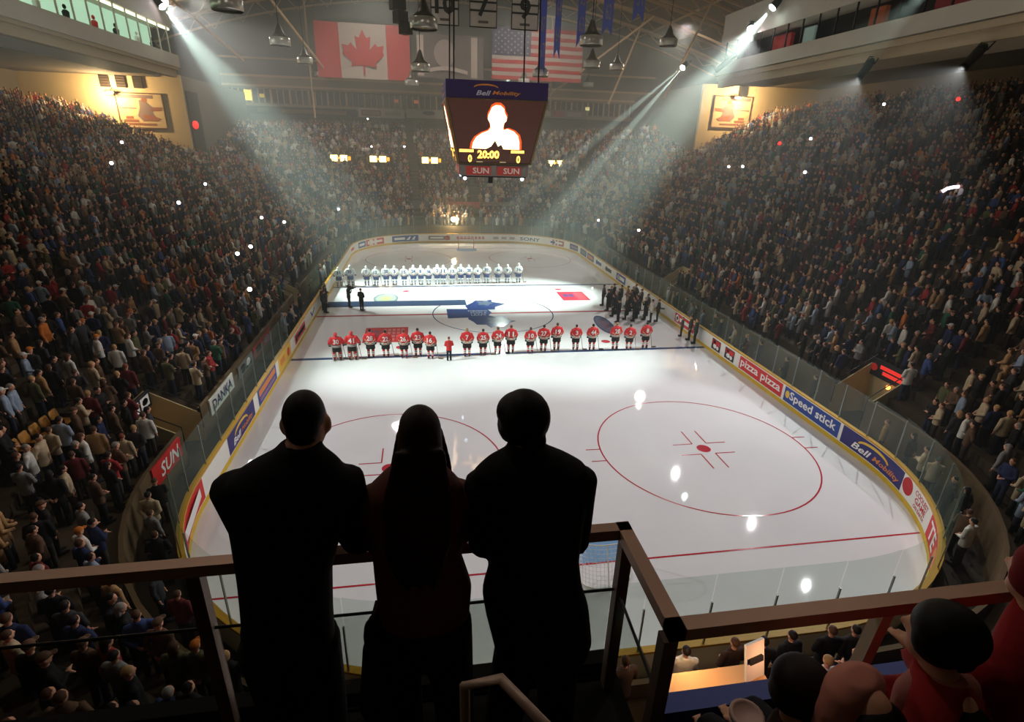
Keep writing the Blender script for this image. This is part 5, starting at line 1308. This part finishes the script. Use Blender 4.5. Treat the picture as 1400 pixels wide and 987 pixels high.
for x, y, rw, c, a, h, lab in NEARP:
    make_person('spectator', lab, (x, y, RZ1 if rw == 1 else RZ2), face_angle(x, y, 0, 8) + random.uniform(-.3, .3), a, c, (30, 30, 36), HAIRC.get(h, (120, 62, 40)))

# ------------------------------------------------------------------ the balcony in front of the camera
M_bfloor = mat('balcony_floor', (22, 20, 19), .9)
slab('floor_balcony', (-10.5, -42.5, 9.3), (-4.12, -37.16, 9.55), M_bfloor, 'dark floor of the balcony'); slab('floor_balcony_side', (-4.12, -42.5, 9.3), (1.5, -37.72, 9.55), M_bfloor)
slab('wall_balcony_front', (-10.5, -37.2, 8.2), (-4.12, -37.12, 9.62), M_bfloor); slab('wall_balcony_side', (-4.14, -37.72, 8.2), (1.5, -37.66, 9.62), M_bfloor)
M_rail = mat('rail_bronze', (186, 150, 130), .45, .3, noise=.08); M_post = mat('post_bronze', (120, 100, 88), .5, .3)
RL = thing('balcony_railing', 'bronze metal railing with glass panels around the balcony', 'railing', (-5.06, -37.26, 9.55))
def rl(mb, nm, m, sm=False):
    o = mb.build(nm, m, RL, sm); o.location = (5.06, 37.26, -9.55); return o
ZR = 10.535
rl(MB().box((-7.35, -37.26, ZR), (6.35, .055, .055)), 'top_rail', M_rail); rl(MB().box((-4.205, -37.53, ZR), (.06, .6, .055)), 'top_rail', M_rail)
rl(MB().box((-1.35, -37.80, ZR), (5.77, .06, .055)), 'top_rail', M_rail)
for x, y in ((-6.02, -37.26), (-4.19, -37.27), (-4.225, -37.80), (-8.3, -37.26)): rl(MB().box((x, y, 10.028), (.055, .055, .956)), 'post', M_post)
rl(MB().tube([(-3.33, -37.80, 10.51), (-3.36, -37.80, 10.12), (-3.39, -37.82, 9.55)], .034, 4), 'post', mat('rail_pale', (206, 190, 170), .5, .2))
for a, b in (((-10, -37.26, 10.235), (-4.2, -37.26, 10.19)), ((-4.2, -37.27, 10.19), (-4.225, -37.8, 10.19)),): rl(MB().tube([a, b], .007, 6), 'glass_edge', M_dark)
for x0, x1 in ((-8.25, -6.06), (-5.98, -4.23), (-10.4, -8.35)): rl(MB().box(((x0 + x1) / 2, -37.26, 9.90), (x1 - x0, .012, .6)), 'glass_panel', M_panel)
rl(MB().box((-4.205, -37.53, 9.88), (.012, .48, .6)), 'glass_panel', M_panel)
HR = thing('stair_handrail', 'short bent metal handrail standing just below the camera', 'handrail', (-4.95, -38.2, 9.55))
o = MB().tube([(-4.985, -38.20, 9.55), (-4.995, -38.185, 10.895), (-4.905, -38.185, 10.905), (-4.80, -38.27, 10.83), (-4.45, -38.65, 10.35), (-4.45, -38.65, 9.55)], .014, 8).build('bent_tube', mat('rail_worn', (200, 172, 156), .5, .3, noise=.2, nscale=30), HR, True); o.location = (4.95, 38.2, -9.55)

def lean_man(name, label, rings, head, arms, legs, hair, coat, extra=None, hairpart=None, tc=(12, 12, 14)):
    """a person leaning on the railing, built at world coordinates"""
    hx, hy, hz = head
    base = (rings[0][0], rings[0][1], 9.55)
    r = thing(name, label, 'person', base)
    def put(nm, me, col=None):
        o = link(nm, me, r); o.location = (-base[0], -base[1], -base[2])
        if col: o.color = (*lin(col), 1)
        return o
    B = MB()
    B.ball((hx, hy, hz), (.074, .095, .115), 20, 14); B.ball((hx, hy + .095, hz - .02), (.013, .02, .02), 8, 6); B.ball((hx, hy + .035, hz - .07), (.05, .055, .045), 12, 8)
    for e in (-1, 1): B.ball((hx + e * .076, hy - .005, hz - .01), (.013, .022, .034), 8, 6)
    nk = rings[-1]; B.tube([(nk[0], nk[1], nk[2] - .08), (hx, hy - .02, hz - .05)], [.062, .056], 12)
    B.loft([(c[0], c[1], c[2], c[3] * .8, c[4] * .8) for c in rings], 16)
    for A in arms:
        B.tube(A, [.05, .045, .033], 10)
        a2, a1 = Vector(A[2]), Vector(A[1]); dd = (a2 - a1).normalized(); sd = dd.cross(Vector((0, 0, 1))).normalized()
        B.ball(a2 + dd * .045, (.04, .04, .024), 10, 6)
        for q in range(4):
            o_ = sd * (-.027 + q * .018); L = (.075, .085, .082, .066)[q]
            B.tube([a2 + dd * .06 + o_, a2 + dd * (.06 + L * .6) + o_ + Vector((0, 0, .006)), a2 + dd * (.06 + L) + o_ - Vector((0, 0, .02))], [.0095, .009, .0075], 6)
        up = 1 if sd.y * 0 + sd.x * dd.y >= 0 else -1
        B.tube([a2 + dd * .02 + sd * .03 * up, a2 + dd * .055 + sd * .058 * up, a2 + dd * .085 + sd * .06 * up], [.012, .011, .009], 6)
    for Lg in legs:
        B.tube(Lg, [.08, .055, .04], 10); f = Vector(Lg[2]); B.tube([f + Vector((0, -.04, .0)), f + Vector((0, .14, -.02))], [.04, .032], 8)
    put('body', remesh_mesh(B, 'body', M_skin, .009, 2, .5))
    J = MB(); J.loft(rings, 20, True, 2.3)
    for A in arms: J.tube([Vector(A[0]) - (Vector(A[0]) - Vector((rings[-2][0], rings[-2][1], A[0][2]))) * .3, A[0], A[1], Vector(A[1]).lerp(Vector(A[2]), .88)], [.075, .084, .07, .052], 12)
    put('jacket', remesh_mesh(J, 'jacket', M_cloth, .011, 4, .6), coat)
    T_ = MB()
    for Lg in legs: T_.tube(Lg, [.112, .092, .078], 12)
    b0 = rings[0]; T_.loft([(b0[0], b0[1], 10.28, min(.17, b0[3]), .12), (b0[0], b0[1], 10.5, min(.16, b0[3]), .11)], 14)
    put('trousers', remesh_mesh(T_, 'trousers', M_cloth, .012, 3, .6), tc)
    S_ = MB()
    for Lg in legs:
        f = Vector(Lg[2]); S_.loft([(f.x, f.y + .05, 9.555, .05, .14), (f.x, f.y + .04, 9.6, .05, .13), (f.x, f.y, 9.66, .045, .06)], 12)
    put('shoes', S_.mesh('shoes', M_black, True))
    H = hairpart(hx, hy, hz); put('hair', remesh_mesh(H, 'hair', M_hair, .008, 2, .6), hair)
    if extra: extra(put)
    return r
def short_hair(k=1.0, sx=1.0):
    def f(x, y, z):
        H = MB(); H.ball((x, y - .012, z + .035), (.082 * k * sx, .1 * k, .094 * k), 20, 12); H.ball((x, y - .045, z - .0), (.068 * sx * k, .062, .07), 14, 10); (H.ball((x - .012, y + .0, z + .052), (.094, .09, .078), 18, 12), H.ball((x + .05, y, z + .012), (.05, .08, .07), 12, 8), H.ball((x - .055, y, z + .0), (.046, .075, .07), 12, 8), H.ball((x + .02, y - .06, z - .045), (.06, .045, .05), 12, 8)) if k > 1 else None; return H
    return f
def long_hair(x, y, z):
    H = MB(); H.ball((x, y - .01, z + .03), (.08, .1, .1), 20, 12)
    H.loft([(x - .03, y - .262, z - .44, .03, .02), (x - .03, y - .262, z - .36, .068, .032), (x - .025, y - .235, z - .26, .088, .042), (x - .015, y - .17, z - .17, .1, .055), (x - .01, y - .1, z - .1, .1, .062), (x, y - .045, z - .03, .082, .078), (x, y - .02, z + .03, .079, .09), (x, y - .01, z + .09, .06, .07)], 20)
    for i in range(9):
        a = -1 + i * .25; H.tube([(x + a * .07, y - .1, z), (x - .015 + a * (.1 + .012 * (i % 2)), y - .18, z - .16), (x - .02 + a * (.094 - .012 * (i % 2)), y - .262, z - .29), (x - .03 + a * .055, y - .275, z - .42 - .025 * (i % 3))], [.02, .024, .022, .008], 6)
    for e in (-1, 1): H.tube([(x + e * .075, y, z + .02), (x + e * .1, y - .03, z - .1), (x + e * .112, y - .04, z - .2)], [.012, .014, .006], 6)
    return H
lean_man('person', 'cropped haired man in a black suit leaning on the railing, leftmost of three',
         [(-5.61, -37.545, 10.36, .165, .13), (-5.60, -37.53, 10.52, .16, .125), (-5.59, -37.51, 10.7, .162, .125), (-5.565, -37.49, 10.88, .19, .125), (-5.55, -37.475, 11.0, .215, .12), (-5.545, -37.47, 11.075, .2, .105), (-5.53, -37.45, 11.115, .15, .09), (-5.515, -37.43, 11.145, .088, .075), (-5.505, -37.41, 11.17, .07, .07)],
         (-5.493, -37.355, 11.222), [[(-5.725, -37.46, 11.035), (-5.735, -37.34, 10.68), (-5.6, -37.16, 10.62)], [(-5.375, -37.46, 11.035), (-5.355, -37.34, 10.68), (-5.46, -37.16, 10.62)]],
         [[(-5.685, -37.54, 10.4), (-5.69, -37.5, 9.98), (-5.69, -37.53, 9.62)], [(-5.535, -37.54, 10.4), (-5.53, -37.5, 9.98), (-5.525, -37.53, 9.62)]], (20, 16, 14), (11, 11, 14), None, short_hair(.93, .95))
def belt(put):
    M_ = MB().tube([(-5.27, -37.44, 10.44), (-5.29, -37.58, 10.36), (-5.31, -37.62, 10.1), (-5.27, -37.6, 9.9)], [.03, .05, .06, .05], 8); put('hanging_scarf', M_.mesh('hanging_scarf', M_cloth, True), (44, 22, 22))
lean_man('person', 'long haired woman in a dark maroon jacket leaning on the railing, middle of three',
         [(-5.10, -37.54, 10.47, .172, .13), (-5.10, -37.53, 10.58, .18, .13), (-5.12, -37.505, 10.7, .165, .12), (-5.125, -37.485, 10.8, .16, .115), (-5.125, -37.465, 10.92, .185, .115), (-5.12, -37.45, 10.985, .17, .1), (-5.115, -37.43, 11.03, .12, .085), (-5.105, -37.41, 11.07, .06, .06)],
         (-5.097, -37.355, 11.135), [[(-5.255, -37.44, 10.93), (-5.265, -37.34, 10.66), (-5.17, -37.17, 10.615)], [(-4.985, -37.44, 10.93), (-4.978, -37.34, 10.66), (-5.06, -37.17, 10.615)]],
         [[(-5.23, -37.55, 10.42), (-5.22, -37.49, 10.0), (-5.2, -37.53, 9.62)], [(-5.03, -37.55, 10.42), (-5.0, -37.5, 10.0), (-4.98, -37.53, 9.62)]], (46, 28, 22), (106, 62, 57), belt, long_hair, (16, 13, 13))
lean_man('person', 'full haired man in a long black coat leaning on the railing, rightmost of three',
         [(-4.625, -37.54, 10.17, .19, .13), (-4.625, -37.54, 10.25, .205, .14), (-4.655, -37.535, 10.42, .21, .14), (-4.68, -37.53, 10.53, .2, .135), (-4.672, -37.51, 10.65, .175, .125), (-4.675, -37.485, 10.8, .19, .125), (-4.69, -37.465, 10.95, .225, .125), (-4.692, -37.455, 11.03, .215, .105), (-4.70, -37.44, 11.065, .16, .09), (-4.70, -37.42, 11.09, .085, .075), (-4.705, -37.40, 11.12, .066, .066)],
         (-4.708, -37.355, 11.17), [[(-4.86, -37.46, 10.985), (-4.855, -37.40, 10.66), (-4.74, -37.16, 10.62)], [(-4.515, -37.46, 10.975), (-4.485, -37.41, 10.645), (-4.6, -37.16, 10.62)]],
         [[(-4.70, -37.54, 10.36), (-4.755, -37.52, 9.98), (-4.8, -37.55, 9.62)], [(-4.555, -37.54, 10.36), (-4.54, -37.5, 9.98), (-4.535, -37.53, 9.62)]], (18, 14, 13), (11, 11, 13), None, short_hair(1.12, 1.08))

# people seated beside the balcony, at the lower right
def seated(label, hx, hy, hz, coat, hair, turn=0.0, hood=None, wid=.2, cup=None, capc=None):
    r = thing('spectator', label, 'person', (hx, hy, 9.55), turn)
    z = hz - 9.55
    B = MB(); B.ball((0, 0, z), (.076, .095, .115), 16, 12); B.ball((0, .1, z - .015), (.013, .02, .02), 8, 6); B.ball((0, .04, z - .07), (.05, .05, .045), 10, 8)
    for e in (-1, 1): B.ball((e * .078, 0, z - .005), (.012, .022, .034), 8, 6)
    B.tube([(0, -.04, z - .2), (0, -.01, z - .06)], [.06, .055], 10); B.loft([(0, -.1, .4, .15, .12), (0, -.1, z - .35, .15, .1), (0, -.06, z - .2, .12, .08)], 12)
    for e in (-1, 1):
        B.tube([(e * .1, -.1, .45), (e * .11, .2, .4), (e * .11, .2, .08)], [.075, .06, .045], 8); B.tube([(e * .11, .17, .05), (e * .11, .34, .03)], [.04, .035], 8)
        h0 = Vector((e * .07, .24, z - .55)); B.ball(h0, (.035, .045, .03), 8, 6)
        for q in range(4): B.tube([h0 + Vector((-.024 + .016 * q, .03, 0)), h0 + Vector((-.024 + .016 * q, .075, 0)), h0 + Vector((-.024 + .016 * q, .1, -.02))], [.009, .0085, .007], 5)
        B.tube([h0 + Vector((-e * .02, 0, .01)), h0 + Vector((-e * .05, .04, .02))], [.011, .009], 5)
    link('body', remesh_mesh(B, 'body', M_skin, .014, 2, .5), r)
    J = MB(); J.loft([(0, -.1, .42, wid * .95, .15), (0, -.1, z - .4, wid, .14), (0, -.08, z - .25, wid * 1.05, .12), (0, -.05, z - .17, wid * .8, .095), (0, -.03, z - .12, .09, .08)], 16)
    for e in (-1, 1): J.tube([(e * wid * .85, -.07, z - .27), (e * (wid + .05), .02, z - .5), (e * .09, .21, z - .56)], [.08, .07, .05], 10)
    o = link('jacket', remesh_mesh(J, 'jacket', M_cloth, .016, 4, .6), r); o.color = (*lin(coat), 1)
    T_ = MB()
    for e in (-1, 1): T_.tube([(e * .1, -.12, .45), (e * .11, .2, .4), (e * .11, .2, .1)], [.1, .085, .07], 10)
    o = link('trousers', remesh_mesh(T_, 'trousers', M_cloth, .018, 3, .6), r); o.color = (*lin((26, 26, 34)), 1)
    H = short_hair(1.08 if not hood else 1.15)(0, 0, z)
    if hood: H = MB(); H.loft([(0, -.02, z - .2, .15, .08), (0, .03, z - .08, .15, .09), (0, .05, z + .02, .145, .085), (0, .05, z + .09, .115, .07), (0, .04, z + .125, .06, .04)], 18)
    if hood: hh = link('hair', remesh_mesh(MB().ball((0, -.045, z - .01), (.098, .09, .1), 14, 10), 'hair', M_hair, .012, 2, .6), r); hh.color = (*lin((18, 14, 13)), 1)  # dark hair added behind the hood, standing in for its shaded back
    o = link('hood' if hood else ('cap' if capc else 'hair'), remesh_mesh(H, 'hair', M_cloth if (hood or capc) else M_hair, .012, 2, .6), r); o.color = (*lin(hood or capc or hair), 1)
    return r
seated('dark haired seated person in red jacket by the right railing, head turned aside', -3.43, -38.08, 10.70, (150, 36, 36), (16, 13, 12), .55, wid=.2)
seated('seated person in red cap and red top at the right edge', -3.02, -38.02, 10.84, (140, 30, 34), (20, 16, 14), .2, capc=(120, 28, 32))
seated('hunched seated person in a salmon hood below the right railing, nearer the paper cup', -3.70, -38.14, 10.47, (190, 124, 108), (0, 0, 0), .3, hood=(186, 120, 106), wid=.21)
seated('hunched seated person in a salmon hood below the red jacketed person', -3.41, -38.17, 10.46, (176, 110, 98), (0, 0, 0), -.1, hood=(172, 108, 98), wid=.21)
seated('dark clad seated person holding up a hand beside the paper cup', -3.82, -38.0, 10.42, (70, 50, 46), (40, 26, 20), .2, wid=.18)
t = thing('paper_cup', 'pale lidded paper cup at the bottom edge right of the corner post', 'cup', (-4.10, -38.11, 10.375)); t.scale = (1.2, 1.2, 1.2)
MB().loft([(0, 0, 0, .028, .028), (0, 0, .1, .04, .04)], 18).build('cup_body', mat('cup_paper', (214, 200, 190), .6), t, True)
MB().loft([(0, 0, .098, .044, .044), (0, 0, .11, .044, .044), (0, 0, .112, .036, .036), (0, 0, .107, .034, .034)], 18).build('lid', mat('cup_lid', (206, 170, 160), .5), t, True)
MB().loft([(0, 0, -.8, .05, .05), (0, 0, -.02, .035, .035), (0, 0, 0, .035, .035)], 8)
